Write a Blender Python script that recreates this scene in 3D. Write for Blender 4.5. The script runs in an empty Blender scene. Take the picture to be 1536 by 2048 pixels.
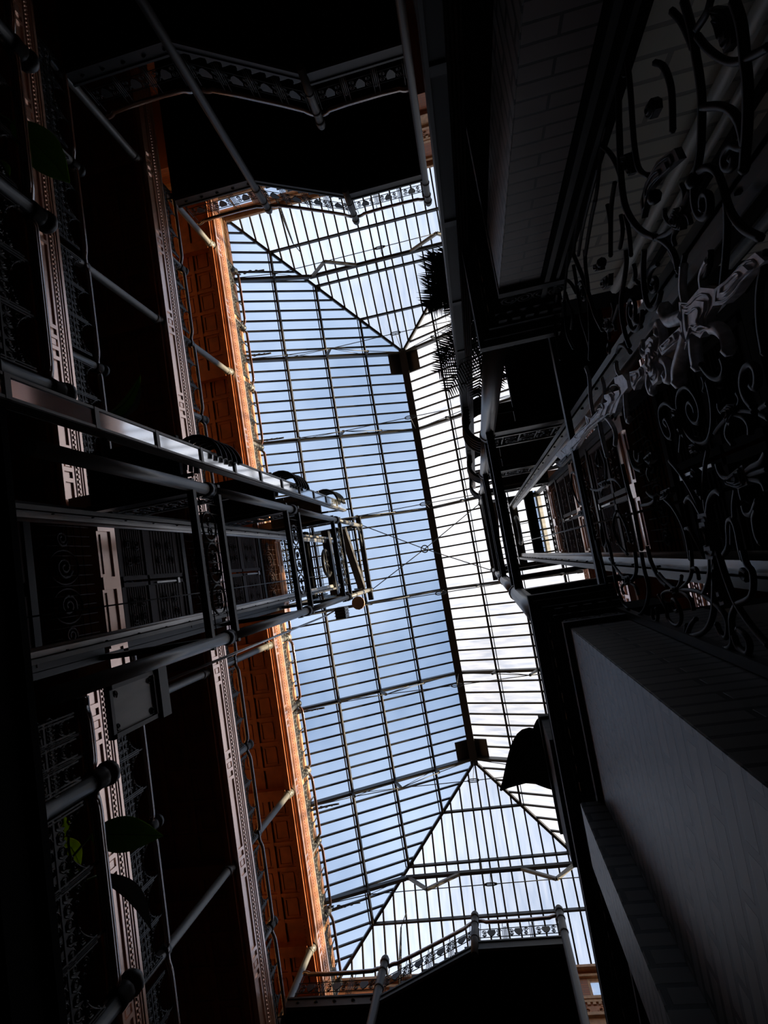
import bpy, math, random
from mathutils import Vector, Matrix
random.seed(7)
SC = bpy.context.scene
CZ = 1.5                      # camera height above the lobby floor; all heights below are measured from the camera
# ---------------------------------------------------------------- camera
F_PX = 1129.6
CAM_RIGHT, CAM_DOWN, CAM_FWD = ((0.973032, 0.163613, 0.162601), (-0.177147, 0.981513, 0.072459), (-0.147740, -0.099310, 0.984028))
cam = bpy.data.cameras.new('camera')
cam.sensor_fit = 'AUTO'; cam.sensor_width = 36.0; cam.lens = F_PX * 36.0 / 2048.0
cam.clip_start = 0.02; cam.clip_end = 400
camo = bpy.data.objects.new('camera', cam); SC.collection.objects.link(camo)
r, d, f = Vector(CAM_RIGHT), Vector(CAM_DOWN), Vector(CAM_FWD)
camo.matrix_world = Matrix(((r.x, -d.x, -f.x, 0), (r.y, -d.y, -f.y, 0), (r.z, -d.z, -f.z, CZ), (0, 0, 0, 1)))
SC.camera = camo
# ---------------------------------------------------------------- light
SUN_EL, SUN_AZ = math.radians(17), math.radians(3)      # sun stands over the right-hand roof slope (+X)
EXPOSURE = 0.0
SKY_STRENGTH = 0.275
SUN_STRENGTH = 23.0
SC.view_settings.view_transform = 'Standard'
SC.view_settings.look = 'None'
SC.view_settings.exposure = EXPOSURE
SC.view_settings.gamma = 1.0
SC.view_settings.use_curve_mapping = False
world = bpy.data.worlds.new('sky'); SC.world = world; world.use_nodes = True
wn, wl = world.node_tree.nodes, world.node_tree.links
wn.clear()
sky = wn.new('ShaderNodeTexSky'); sky.sky_type = 'NISHITA'; sky.sun_disc = False
sky.sun_elevation = SUN_EL; sky.sun_rotation = math.radians(90) - SUN_AZ
sky.air_density = 1.0; sky.dust_density = 0.35; sky.ozone_density = 1.5
bg = wn.new('ShaderNodeBackground'); bg.inputs['Strength'].default_value = SKY_STRENGTH
# thin high cloud drifting over the blue
tc = wn.new('ShaderNodeTexCoord'); nz = wn.new('ShaderNodeTexNoise'); nz.inputs['Scale'].default_value = 2.3
nz.inputs['Detail'].default_value = 5.0
cr = wn.new('ShaderNodeValToRGB'); cr.color_ramp.elements[0].position = 0.36; cr.color_ramp.elements[1].position = 0.70
mx = wn.new('ShaderNodeMixRGB'); mx.inputs['Color2'].default_value = (4.6, 5.2, 6.2, 1)
ml = wn.new('ShaderNodeMath'); ml.operation = 'MULTIPLY'; ml.inputs[1].default_value = 0.55
wo = wn.new('ShaderNodeOutputWorld')
wl.new(tc.outputs['Generated'], nz.inputs['Vector']); wl.new(nz.outputs['Fac'], cr.inputs['Fac'])
wl.new(cr.outputs['Color'], ml.inputs[0]); wl.new(ml.outputs[0], mx.inputs['Fac'])
hs = wn.new('ShaderNodeHueSaturation'); hs.inputs['Saturation'].default_value = 1.12
wl.new(sky.outputs['Color'], hs.inputs['Color']); wl.new(hs.outputs['Color'], mx.inputs['Color1']); wl.new(mx.outputs['Color'], bg.inputs['Color'])
wl.new(bg.outputs['Background'], wo.inputs['Surface'])
sun = bpy.data.lights.new('sun', 'SUN'); sun.energy = SUN_STRENGTH; sun.angle = math.radians(1.8); sun.color = (1.0, 0.80, 0.52)
suno = bpy.data.objects.new('sun', sun); SC.collection.objects.link(suno)
suno.location = (40, -8, 40)
suno.rotation_euler = Vector((-math.cos(SUN_EL) * math.cos(SUN_AZ), -math.cos(SUN_EL) * math.sin(SUN_AZ), -math.sin(SUN_EL))).to_track_quat('-Z', 'Y').to_euler()

# ---------------------------------------------------------------- materials
def mat(name, color, rough=0.5, metal=0.0, spec=0.5, coat=0.0, noise=None, bump=0.0, ior=1.5):
    m = bpy.data.materials.new(name); m.use_nodes = True
    n, l = m.node_tree.nodes, m.node_tree.links
    b = n['Principled BSDF']
    b.inputs['Roughness'].default_value = rough; b.inputs['Metallic'].default_value = metal
    b.inputs['Specular IOR Level'].default_value = spec; b.inputs['Coat Weight'].default_value = coat
    b.inputs['IOR'].default_value = ior
    if coat: b.inputs['Coat IOR'].default_value = 2.2; b.inputs['Coat Roughness'].default_value = 0.2
    c = (*color, 1)
    b.inputs['Base Color'].default_value = c
    if noise:
        sc, amt, stretch = noise
        t = n.new('ShaderNodeTexCoord'); mp = n.new('ShaderNodeMapping'); mp.inputs['Scale'].default_value = stretch
        z = n.new('ShaderNodeTexNoise'); z.inputs['Scale'].default_value = sc; z.inputs['Detail'].default_value = 4
        rp = n.new('ShaderNodeMapRange'); rp.inputs['From Min'].default_value = 0.3; rp.inputs['From Max'].default_value = 0.7
        rp.inputs['To Min'].default_value = 1 - amt; rp.inputs['To Max'].default_value = 1 + amt
        mu = n.new('ShaderNodeMixRGB'); mu.blend_type = 'MULTIPLY'; mu.inputs['Fac'].default_value = 1; mu.inputs['Color1'].default_value = c
        l.new(t.outputs['Object'], mp.inputs['Vector']); l.new(mp.outputs['Vector'], z.inputs['Vector'])
        l.new(z.outputs['Fac'], rp.inputs['Value']); l.new(rp.outputs['Result'], mu.inputs['Color2'])
        l.new(mu.outputs['Color'], b.inputs['Base Color'])
        if bump:
            bp = n.new('ShaderNodeBump'); bp.inputs['Strength'].default_value = bump; bp.inputs['Distance'].default_value = 0.01
            l.new(z.outputs['Fac'], bp.inputs['Height']); l.new(bp.outputs['Normal'], b.inputs['Normal'])
    return m

def brick_mat(name, c1, c2, mortar, axis, bw=0.42, bh=0.105, rough=0.45, msize=0.011):
    """courses stacked along Z; axis = the horizontal direction the face runs in ('X' or 'Y')"""
    m = bpy.data.materials.new(name); m.use_nodes = True
    n, l = m.node_tree.nodes, m.node_tree.links
    b = n['Principled BSDF']; b.inputs['Roughness'].default_value = rough; b.inputs['Specular IOR Level'].default_value = 0.3
    t = n.new('ShaderNodeTexCoord'); sp = n.new('ShaderNodeSeparateXYZ'); cb = n.new('ShaderNodeCombineXYZ')
    br = n.new('ShaderNodeTexBrick'); br.inputs['Scale'].default_value = 1.0
    br.inputs['Brick Width'].default_value = bw; br.inputs['Row Height'].default_value = bh
    br.inputs['Mortar Size'].default_value = msize; br.inputs['Mortar Smooth'].default_value = 0.1
    br.inputs['Color1'].default_value = (*c1, 1); br.inputs['Color2'].default_value = (*c2, 1); br.inputs['Mortar'].default_value = (*mortar, 1)
    l.new(t.outputs['Object'], sp.inputs['Vector']); l.new(sp.outputs[axis], cb.inputs['X']); l.new(sp.outputs['Z'], cb.inputs['Y'])
    l.new(cb.outputs['Vector'], br.inputs['Vector']); l.new(br.outputs['Color'], b.inputs['Base Color'])
    bp = n.new('ShaderNodeBump'); bp.inputs['Strength'].default_value = 0.6; bp.inputs['Distance'].default_value = 0.01; bp.invert = True
    l.new(br.outputs['Fac'], bp.inputs['Height']); l.new(bp.outputs['Normal'], b.inputs['Normal'])
    return m

def glass_mat(name, run):
    """old wired skylight glass: mostly clear, partly a dusty film that scatters the daylight"""
    m = bpy.data.materials.new(name); m.use_nodes = True
    n, l = m.node_tree.nodes, m.node_tree.links; n.clear()
    o = n.new('ShaderNodeOutputMaterial'); tr = n.new('ShaderNodeBsdfTransparent'); tl = n.new('ShaderNodeBsdfTranslucent'); ms = n.new('ShaderNodeMixShader')
    tr.inputs['Color'].default_value = (0.93, 0.96, 1.0, 1); tl.inputs['Color'].default_value = (0.93, 0.95, 1.0, 1)
    t = n.new('ShaderNodeTexCoord'); mp = n.new('ShaderNodeMapping'); mp.inputs['Scale'].default_value = run
    z = n.new('ShaderNodeTexNoise'); z.inputs['Scale'].default_value = 1.0; z.inputs['Detail'].default_value = 5
    rp = n.new('ShaderNodeMapRange'); rp.inputs['From Min'].default_value = 0.3; rp.inputs['From Max'].default_value = 0.7
    rp.inputs['To Min'].default_value = 0.10; rp.inputs['To Max'].default_value = 0.20
    l.new(t.outputs['Object'], mp.inputs['Vector']); l.new(mp.outputs['Vector'], z.inputs['Vector']); l.new(z.outputs['Fac'], rp.inputs['Value'])
    l.new(rp.outputs['Result'], ms.inputs['Fac']); l.new(tr.outputs[0], ms.inputs[1]); l.new(tl.outputs[0], ms.inputs[2])
    l.new(ms.outputs[0], o.inputs['Surface'])
    return m

def leaf_mat(name, color, rough):
    m = mat(name, color, rough, noise=(8, 0.3, (1, 1, 1)))
    n, l = m.node_tree.nodes, m.node_tree.links
    tl = n.new('ShaderNodeBsdfTranslucent'); tl.inputs['Color'].default_value = (color[0] * 2.2, color[1] * 2.2, color[2], 1)
    ms = n.new('ShaderNodeMixShader'); ms.inputs['Fac'].default_value = 0.45
    l.new(n['Principled BSDF'].outputs[0], ms.inputs[1]); l.new(tl.outputs[0], ms.inputs[2]); l.new(ms.outputs[0], n['Material Output'].inputs['Surface'])
    return m
M = {
 'iron': mat('black_iron', (0.012, 0.0115, 0.011), 0.45, 0.0, 0.35),
 'iron_grey': mat('grey_painted_iron', (0.135, 0.128, 0.115), 0.38, 0.0, 0.5, noise=(6, 0.25, (1, 1, 0.3))),
 'iron_silver': mat('silver_rubbed_iron', (0.75, 0.72, 0.75), 0.42, 0.2, 0.5, noise=(30, 0.35, (1, 1, 1))),
 'iron_rod': mat('dark_scroll_iron', (0.022, 0.021, 0.021), 0.5, 0.0, 0.3),
 'roof_iron': mat('roof_iron', (0.02, 0.018, 0.017), 0.5),
 'steel': mat('rail_steel', (0.42, 0.41, 0.40), 0.33, 0.6, 0.5, noise=(5, 0.3, (1, 1, 0.2))),
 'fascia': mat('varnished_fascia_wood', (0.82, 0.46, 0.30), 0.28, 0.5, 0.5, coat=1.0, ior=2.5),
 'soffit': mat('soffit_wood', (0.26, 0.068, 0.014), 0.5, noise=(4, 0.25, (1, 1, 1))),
 'handrail': mat('handrail_mahogany', (0.16, 0.065, 0.035), 0.22, 0.0, 0.6, coat=0.8),
 'terracotta': mat('terracotta', (0.42, 0.19, 0.09), 0.6, noise=(9, 0.3, (1, 1, 1)), bump=0.3),
 'terracotta_pale': mat('pale_terracotta', (0.5, 0.3, 0.16), 0.6, noise=(9, 0.2, (1, 1, 1)), bump=0.2),
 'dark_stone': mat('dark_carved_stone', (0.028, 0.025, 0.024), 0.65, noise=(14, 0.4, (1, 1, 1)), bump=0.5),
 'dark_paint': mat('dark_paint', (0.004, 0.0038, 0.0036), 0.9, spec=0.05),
 'door_iron': mat('door_iron', (0.028, 0.012, 0.010), 0.55, spec=0.25),
 'stringer_iron': mat('stringer_iron', (0.024, 0.024, 0.023), 0.5, spec=0.3),
 'dark_pane': mat('dark_chute_panel', (0.03, 0.03, 0.03), 0.5, spec=0.12),
 'post_iron': mat('stair_post_iron', (0.03, 0.029, 0.028), 0.5, spec=0.25),
 'plaster': mat('grey_plaster', (0.30, 0.29, 0.27), 0.7, noise=(3, 0.15, (1, 1, 1))),
 'floor': mat('lobby_tile', (0.05, 0.042, 0.036), 0.35, noise=(2, 0.2, (1, 1, 1))),
 'wall': mat('gallery_wall', (0.30, 0.15, 0.06), 0.7, noise=(3, 0.2, (1, 1, 1))),
 'glass_l': glass_mat('skylight_glass_slope', (1.2, 8, 1.2)),
 'glass_e': glass_mat('skylight_glass_hip', (8, 1.2, 1.2)),
 'shaft_pipe': mat('painted_pipe', (0.45, 0.43, 0.38), 0.5),
 'iron_leaf': mat('dull_leaf_iron', (0.055, 0.052, 0.055), 0.5, 0.0, 0.35, noise=(40, 0.4, (1, 1, 1))),
 'reed': mat('reeded_dark_wood', (0.10, 0.085, 0.085), 0.35),
 'pane': mat('chute_glass', (0.72, 0.74, 0.76), 0.08, 0.85, 0.8),
 'leaf': leaf_mat('leaf_green', (0.06, 0.11, 0.012), 0.35),
 'leaf_light': leaf_mat('leaf_yellow_green', (0.28, 0.34, 0.02), 0.4),
 'leaf_silver': mat('leaf_silver_green', (0.22, 0.26, 0.25), 0.3, noise=(30, 0.3, (1, 6, 1))),
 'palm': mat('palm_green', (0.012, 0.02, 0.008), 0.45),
 'pot': mat('planter_clay', (0.12, 0.06, 0.04), 0.7),
 'lamp': mat('lamp_shell', (0.5, 0.32, 0.22), 0.4),
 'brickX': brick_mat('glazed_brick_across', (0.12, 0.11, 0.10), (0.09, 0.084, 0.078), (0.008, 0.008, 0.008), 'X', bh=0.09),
 'brickY': brick_mat('glazed_brick_along', (0.20, 0.18, 0.16), (0.12, 0.11, 0.10), (0.008, 0.008, 0.008), 'Y', bw=0.3, bh=0.09, msize=0.014),  # same brick as the across faces, paler: the lit side is put into the colour
 'brick_warm': brick_mat('warm_glazed_brick', (0.165, 0.125, 0.115), (0.13, 0.10, 0.093), (0.018, 0.015, 0.015), 'X', bw=0.30, bh=0.078, msize=0.006),
 'shaft_brick': brick_mat('shaft_brick', (0.74, 0.70, 0.58), (0.68, 0.64, 0.53), (0.4, 0.38, 0.33), 'X', bw=0.5, bh=0.12),
 'end_brick': brick_mat('end_wall_brick', (0.40, 0.15, 0.07), (0.32, 0.12, 0.06), (0.25, 0.13, 0.08), 'X', bw=0.3, bh=0.085),
}

# ---------------------------------------------------------------- mesh builder
class MB:
    def __init__(s): s.v = []; s.f = []; s.smooth = []
    def add(s, vs, fs, smooth=False):
        o = len(s.v); s.v.extend(tuple(p) for p in vs)
        for q in fs: s.f.append(tuple(i + o for i in q)); s.smooth.append(smooth)
        return s
    def box(s, x0, x1, y0, y1, z0, z1):
        if x0 > x1: x0, x1 = x1, x0
        if y0 > y1: y0, y1 = y1, y0
        if z0 > z1: z0, z1 = z1, z0
        v = [(x, y, z) for z in (z0, z1) for y in (y0, y1) for x in (x0, x1)]
        return s.add(v, [(0, 2, 3, 1), (4, 5, 7, 6), (0, 1, 5, 4), (2, 6, 7, 3), (0, 4, 6, 2), (1, 3, 7, 5)])
    def beam(s, a, b, w, h, up=(0, 0, 1)):
        """rectangular bar from a to b; w across, h along up"""
        a, b = Vector(a), Vector(b); t = (b - a).normalized(); u = Vector(up)
        if abs(t.dot(u)) > 0.99: u = Vector((1, 0, 0))
        sd = t.cross(u).normalized(); u = sd.cross(t).normalized()
        v = []
        for p in (a, b):
            for i, j in ((-1, -1), (1, -1), (1, 1), (-1, 1)): v.append(p + sd * (i * w / 2) + u * (j * h / 2))
        return s.add(v, [(0, 1, 2, 3), (7, 6, 5, 4), (0, 4, 5, 1), (1, 5, 6, 2), (2, 6, 7, 3), (3, 7, 4, 0)])
    def tube(s, pts, rad, n=6, closed=False, flat=None):
        P = [Vector(p) for p in pts]; k = len(P)
        if k < 2: return s
        R = rad if isinstance(rad, (list, tuple)) else [rad] * k
        vs = []; prev = None
        for i in range(k):
            a = P[i - 1] if i else (P[-1] if closed else P[0]); b = P[i + 1] if i < k - 1 else (P[0] if closed else P[-1])
            t = (b - a)
            t = t.normalized() if t.length > 1e-9 else Vector((0, 0, 1))
            if prev is None:
                u = Vector((0, 0, 1)) if abs(t.z) < 0.9 else Vector((1, 0, 0))
                u = (u - t * u.dot(t)).normalized()
            else:
                u = (prev - t * prev.dot(t))
                u = u.normalized() if u.length > 1e-6 else t.orthogonal().normalized()
            prev = u; w = t.cross(u)
            for j in range(n):
                an = 2 * math.pi * j / n
                vs.append(P[i] + (u * math.cos(an) + w * math.sin(an)) * R[i])
        fs = []
        for i in range(k if closed else k - 1):
            i2 = (i + 1) % k
            for j in range(n): fs.append((i * n + j, i * n + (j + 1) % n, i2 * n + (j + 1) % n, i2 * n + j))
        s.add(vs, fs, True)
        if not closed:
            o = len(s.v) - k * n
            s.f.append(tuple(range(o + n - 1, o - 1, -1))); s.smooth.append(False)
            s.f.append(tuple(range(o + (k - 1) * n, o + k * n))); s.smooth.append(False)
        return s
    def lathe(s, cx, cy, prof, n=12):
        """profile of (radius, height) turned about a vertical axis"""
        vs = []; k = len(prof)
        for rr, z in prof:
            for j in range(n):
                a = 2 * math.pi * j / n; vs.append((cx + rr * math.cos(a), cy + rr * math.sin(a), z))
        fs = [(i * n + j, i * n + (j + 1) % n, (i + 1) * n + (j + 1) % n, (i + 1) * n + j) for i in range(k - 1) for j in range(n)]
        s.add(vs, fs, True)
        o = len(s.v) - k * n
        s.f.append(tuple(range(o + n - 1, o - 1, -1))); s.smooth.append(False)
        s.f.append(tuple(range(o + (k - 1) * n, o + k * n))); s.smooth.append(False)
        return s
    def plate(s, poly, mapf, t0, t1):
        """flat outline given in 2-D, mapped by mapf(a, b, depth), extruded from t0 to t1"""
        k = len(poly)
        ar = sum(poly[i][0] * poly[(i + 1) % k][1] - poly[(i + 1) % k][0] * poly[i][1] for i in range(k))
        if ar < 0: poly = poly[::-1]
        vs = [mapf(a, b, t0) for a, b in poly] + [mapf(a, b, t1) for a, b in poly]
        fs = [tuple(range(k)), tuple(range(2 * k - 1, k - 1, -1))] + [(i, i + k, (i + 1) % k + k, (i + 1) % k) for i in range(k)]
        return s.add(vs, fs)

def spiral(cx, cy, r0, r1, a0, turns, n):
    return [(cx + (r0 + (r1 - r0) * i / (n - 1)) * math.cos(a0 + turns * 2 * math.pi * i / (n - 1)),
             cy + (r0 + (r1 - r0) * i / (n - 1)) * math.sin(a0 + turns * 2 * math.pi * i / (n - 1))) for i in range(n)]

def smooth_pts(pts, it=2):
    for _ in range(it):
        q = [pts[0]]
        for a, b in zip(pts, pts[1:]):
            q.append(tuple(a[i] * 0.75 + b[i] * 0.25 for i in range(len(a)))); q.append(tuple(a[i] * 0.25 + b[i] * 0.75 for i in range(len(a))))
        q.append(pts[-1]); pts = q
    return pts

def mesh(name, mb, org, m):
    me = bpy.data.meshes.new(name)
    ox, oy, oz = org
    me.from_pydata([(x - ox, y - oy, z - oz) for x, y, z in mb.v], [], mb.f)
    me.polygons.foreach_set('use_smooth', mb.smooth)
    me.materials.append(m); me.update()
    return me
def props(o, label=None, cat=None, group=None, kind=None):
    if label: o['label'] = label
    if cat: o['category'] = cat
    if group: o['group'] = group
    if kind: o['kind'] = kind
    return o
ORG = {}
def thing(name, loc, label, cat, group=None, kind=None):
    o = bpy.data.objects.new(name, None); SC.collection.objects.link(o)
    o.empty_display_size = 0.2
    o.location = (loc[0], loc[1], loc[2] + CZ); ORG[o.name] = tuple(loc)
    return props(o, label, cat, group, kind)
def part(name, mb, m, parent, label=None, kind=None, org=None):
    g = org if org is not None else ORG.get(parent.name, (0, 0, 0))
    o = bpy.data.objects.new(name, mesh(name, mb, g, M[m])); SC.collection.objects.link(o)
    o.parent = parent; ORG[o.name] = g
    return props(o, label=label, kind=kind)
def single(name, mb, m, loc, label=None, cat=None, group=None, kind=None):
    o = bpy.data.objects.new(name, mesh(name, mb, loc, M[m])); SC.collection.objects.link(o)
    o.location = (loc[0], loc[1], loc[2] + CZ); ORG[o.name] = tuple(loc)
    return props(o, label, cat, group, kind)
def struct(name, mb, m, loc=(0, 0, 0)):
    return single(name, mb, m, loc, kind='structure')
def copy_tree(o, parent=None):
    c = o.copy(); SC.collection.objects.link(c); c.parent = parent
    for ch in [x for x in o.children]: copy_tree(ch, c)
    return c
def dup(o, loc, label=None):
    c = copy_tree(o); c.location = (loc[0], loc[1], loc[2] + CZ)
    if label: c['label'] = label
    return c
ORD = ['first', 'second', 'third', 'fourth', 'fifth', 'sixth', 'seventh', 'eighth', 'ninth', 'tenth', 'eleventh', 'twelfth', 'thirteenth', 'fourteenth']
FLOOR = {2: 4.05, 3: 8.07, 4: 12.19, 5: 16.10}
FNAME = {2: 'second-floor', 3: 'third-floor', 4: 'fourth-floor', 5: 'fifth-floor'}
Y0, Y1 = -13.35, 12.6          # end walls
XL, XC = -6.27, -1.41          # left gallery edge, roof ridge
# ================================================================ SETTING
struct('floor', MB().box(-10, 7, -17, 16, -1.7, -1.5), 'floor')
# gallery back walls and the walls beneath the galleries
struct('wall_left', MB().box(-8.9, -8.6, -16.2, 15.4, -1.5, 18.3), 'wall')
struct('wall_right', MB().box(5.2, 5.5, -16.2, 15.4, -1.5, 18.3), 'wall')

def end_wall(name, yi, s):
    """brick end wall with terracotta string courses and a strip of attic windows under the eave; s points into the atrium"""
    b = MB()
    o = yi - s * 0.12
    b.box(-8.6, 5.2, yi, o, 15.4, 17.32)
    b.box(-8.6, 5.2, yi - s * 2.5, yi - s * 2.75, -1.5, 15.4).box(-8.6, 5.2, yi - s * 2.5, o, 15.4, 15.6)
    w = 1.5
    xs = [-6.9 + 1.95 * k for k in range(7)]
    px = -8.6
    for x in xs:
        b.box(px, x, yi, o, 17.32, 18.05); px = x + w
    b.box(px, 5.2, yi, o, 17.32, 18.05)
    b.box(-8.6, 5.2, yi, o, 18.05, 18.42)
    wall = struct(name, b, 'end_brick')
    tb = MB()
    for fl in (5,):
        h = FLOOR[fl]
        tb.box(-8.5, 5.1, yi, yi + s * 0.12, h - 0.05, h + 0.1).box(-8.5, 5.1, yi, yi + s * 0.08, h + 0.1, h + 0.42).box(-8.5, 5.1, yi, yi + s * 0.16, h + 0.42, h + 0.52)
    tb.box(-8.5, 5.1, yi, yi + s * 0.04, 17.12, 17.22).box(-8.5, 5.1, yi, yi + s * 0.06, 17.22, 17.32)
    tb.box(-8.5, 5.1, yi, yi + s * 0.06, 18.05, 18.14).box(-8.5, 5.1, yi, yi + s * 0.17, 18.26, 18.36)
    for k in range(90): tb.box(-8.4 + 0.15 * k, -8.32 + 0.15 * k, yi, yi + s * 0.05, 17.02, 17.1)
    part('string_course', tb, 'terracotta_pale', wall)
    fr = MB()
    fr.box(-8.5, 5.1, yi, yi + s * 0.03, 16.62, 16.98)
    for k in range(18):
        cx = -8.1 + 0.72 * k
        for sg in (-1, 1):
            fr.tube([(x, yi + s * 0.05, z) for x, z in spiral(cx + sg * 0.17, 16.8, 0.15, 0.03, math.pi / 2 if sg > 0 else math.pi / 2, sg * 1.6, 12)], 0.03, 5)
    part('scroll_frieze', fr, 'terracotta', wall)
    return wall, xs, w, o
wf, wxs, ww, wo_f = end_wall('wall_front', Y0, 1)
wbk, _, _, wo_b = end_wall('wall_back', Y1, -1)
wi = 5
for yi, s in ((Y0, 1), (Y1, -1)):
    for x in wxs:
        ym = yi - s * 0.05
        b = MB(); b.box(x, x + 0.07, ym - 0.04, ym + 0.04, 17.32, 18.05).box(x + ww - 0.07, x + ww, ym - 0.04, ym + 0.04, 17.32, 18.05)
        b.box(x + 0.07, x + ww - 0.07, ym - 0.04, ym + 0.04, 17.32, 17.39).box(x + 0.07, x + ww - 0.07, ym - 0.04, ym + 0.04, 17.98, 18.05)
        b.box(x + ww / 2 - 0.025, x + ww / 2 + 0.025, ym - 0.03, ym + 0.03, 17.39, 17.98)
        wdw = struct('window_%d' % wi, b, 'terracotta_pale'); wi += 1
        g = MB(); g.add([(x + 0.06, ym, 17.38), (x + ww - 0.06, ym, 17.38), (x + ww - 0.06, ym, 17.99), (x + 0.06, ym, 17.99)], [(0, 1, 2, 3)])
        part('pane', g, 'glass_e', wdw)

# ---------------------------------------------------------------- glass roof: two slopes and two hips
W, DH, H0, RY0, RY1 = 1.340, 0.651, 21.0, -8.04, 7.245
def RL(t, y): return (XC - W * t, y, H0 - DH * t)
def RR(t, y): return (XC + W * t, y, H0 - DH * t)
def RF(t, x): return (x, RY0 - W * t, H0 - DH * t)
def RB(t, x): return (x, RY1 + W * t, H0 - DH * t)
def up(p, d): return (p[0], p[1], p[2] + d)
TRUSS_Y = [-7.95 + 3.01 * k for k in range(6)]
HIP_Y = (-10.95, 10.1)
def slope(name, pos, m):
    g = MB(); c = [pos(0, RY0), pos(0, RY1), pos(4, RY1 + 4 * W), pos(4, RY0 - 4 * W)]
    g.add([up(p, 0.05) for p in c], [(0, 1, 2, 3)])
    win = struct(name, g, m)
    y = -7.95 - 0.376 * 14
    while y < RY1 + 4 * W - 0.1:
        t0 = max(0.0, (RY0 - y) / W, (y - RY1) / W)
        if t0 < 3.9: part('glazing_bar', MB().beam(pos(t0, y), pos(4, y), 0.052, 0.07), 'roof_iron', win)
        y += 0.376
    for t in (1, 2, 3):
        part('purlin', MB().beam(up(pos(t, RY0 - t * W), -0.08), up(pos(t, RY1 + t * W), -0.08), 0.07, 0.14).beam(up(pos(t + 0.07, RY0 - t * W), -0.05), up(pos(t + 0.07, RY1 + t * W), -0.05), 0.03, 0.05), 'roof_iron', win)
    part('eave_gutter', MB().beam(up(pos(4, RY0 - 4 * W), -0.05), up(pos(4, RY1 + 4 * W), -0.05), 0.16, 0.2), 'terracotta', win)
    return win
slope('window_1', RL, 'glass_l')
slope('window_2', RR, 'glass_l')
def hip(name, pos, m):
    g = MB(); g.add([up(pos(0, XC), 0.05), up(pos(4, XC + 4 * W), 0.05), up(pos(4, XC - 4 * W), 0.05)], [(0, 1, 2)])
    win = struct(name, g, m)
    offs = [0.0] + [s * (0.286 + 0.376 * k) for k in range(14) for s in (1, -1)]
    for o in offs:
        t0 = abs(o) / W
        if t0 < 3.9: part('glazing_bar', MB().beam(pos(t0, XC + o), pos(4, XC + o), 0.052, 0.07), 'roof_iron', win)
    for t in (1, 2, 3):
        part('purlin', MB().beam(up(pos(t, XC - t * W), -0.07), up(pos(t, XC + t * W), -0.07), 0.06, 0.12), 'roof_iron', win)
    for sg in (-1, 1):
        part('hip_rafter', MB().beam(up(pos(0, XC), -0.05), up(pos(4, XC + sg * 4 * W), -0.05), 0.085, 0.16), 'roof_iron', win)
    part('eave_gutter', MB().beam(up(pos(4, XC - 4 * W), -0.05), up(pos(4, XC + 4 * W), -0.05), 0.16, 0.2), 'terracotta', win)
    return win
hip('window_3', RF, 'glass_e')
hip('window_4', RB, 'glass_e')
rb = thing('ridge_girder', (XC, RY0, H0), 'dark iron ridge girder running along the top of the glass roof', 'girder')
part('web', MB().box(XC - 0.045, XC + 0.045, RY0 - 0.05, RY1 + 0.05, H0 - 0.3, H0 + 0.1), 'roof_iron', rb)
part('flange', MB().box(XC - 0.13, XC + 0.13, RY0 - 0.05, RY1 + 0.05, H0 - 0.33, H0 - 0.28), 'roof_iron', rb)
for (ya, yb, lab) in ((-7.93, -7.22, 'dark vent panel beside the ridge at the upper end of the glass roof'), (6.45, 7.15, 'dark vent panel beside the ridge at the lower end of the glass roof')):
    v = thing('ridge_vent', (XC, ya, H0 - 0.3), lab, 'vent')
    for sg in (-1, 1):
        pos = RL if sg < 0 else RR
        b = MB(); p = [up(pos(0.06, ya), -0.06), up(pos(0.42, ya), -0.06), up(pos(0.42, yb), -0.06), up(pos(0.06, yb), -0.06)]
        b.add(p + [up(q, 0.06) for q in p], [(0, 1, 2, 3), (7, 6, 5, 4), (0, 4, 5, 1), (1, 5, 6, 2), (2, 6, 7, 3), (3, 7, 4, 0)])
        part('vent_leaf', b, 'roof_iron', v)

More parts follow.
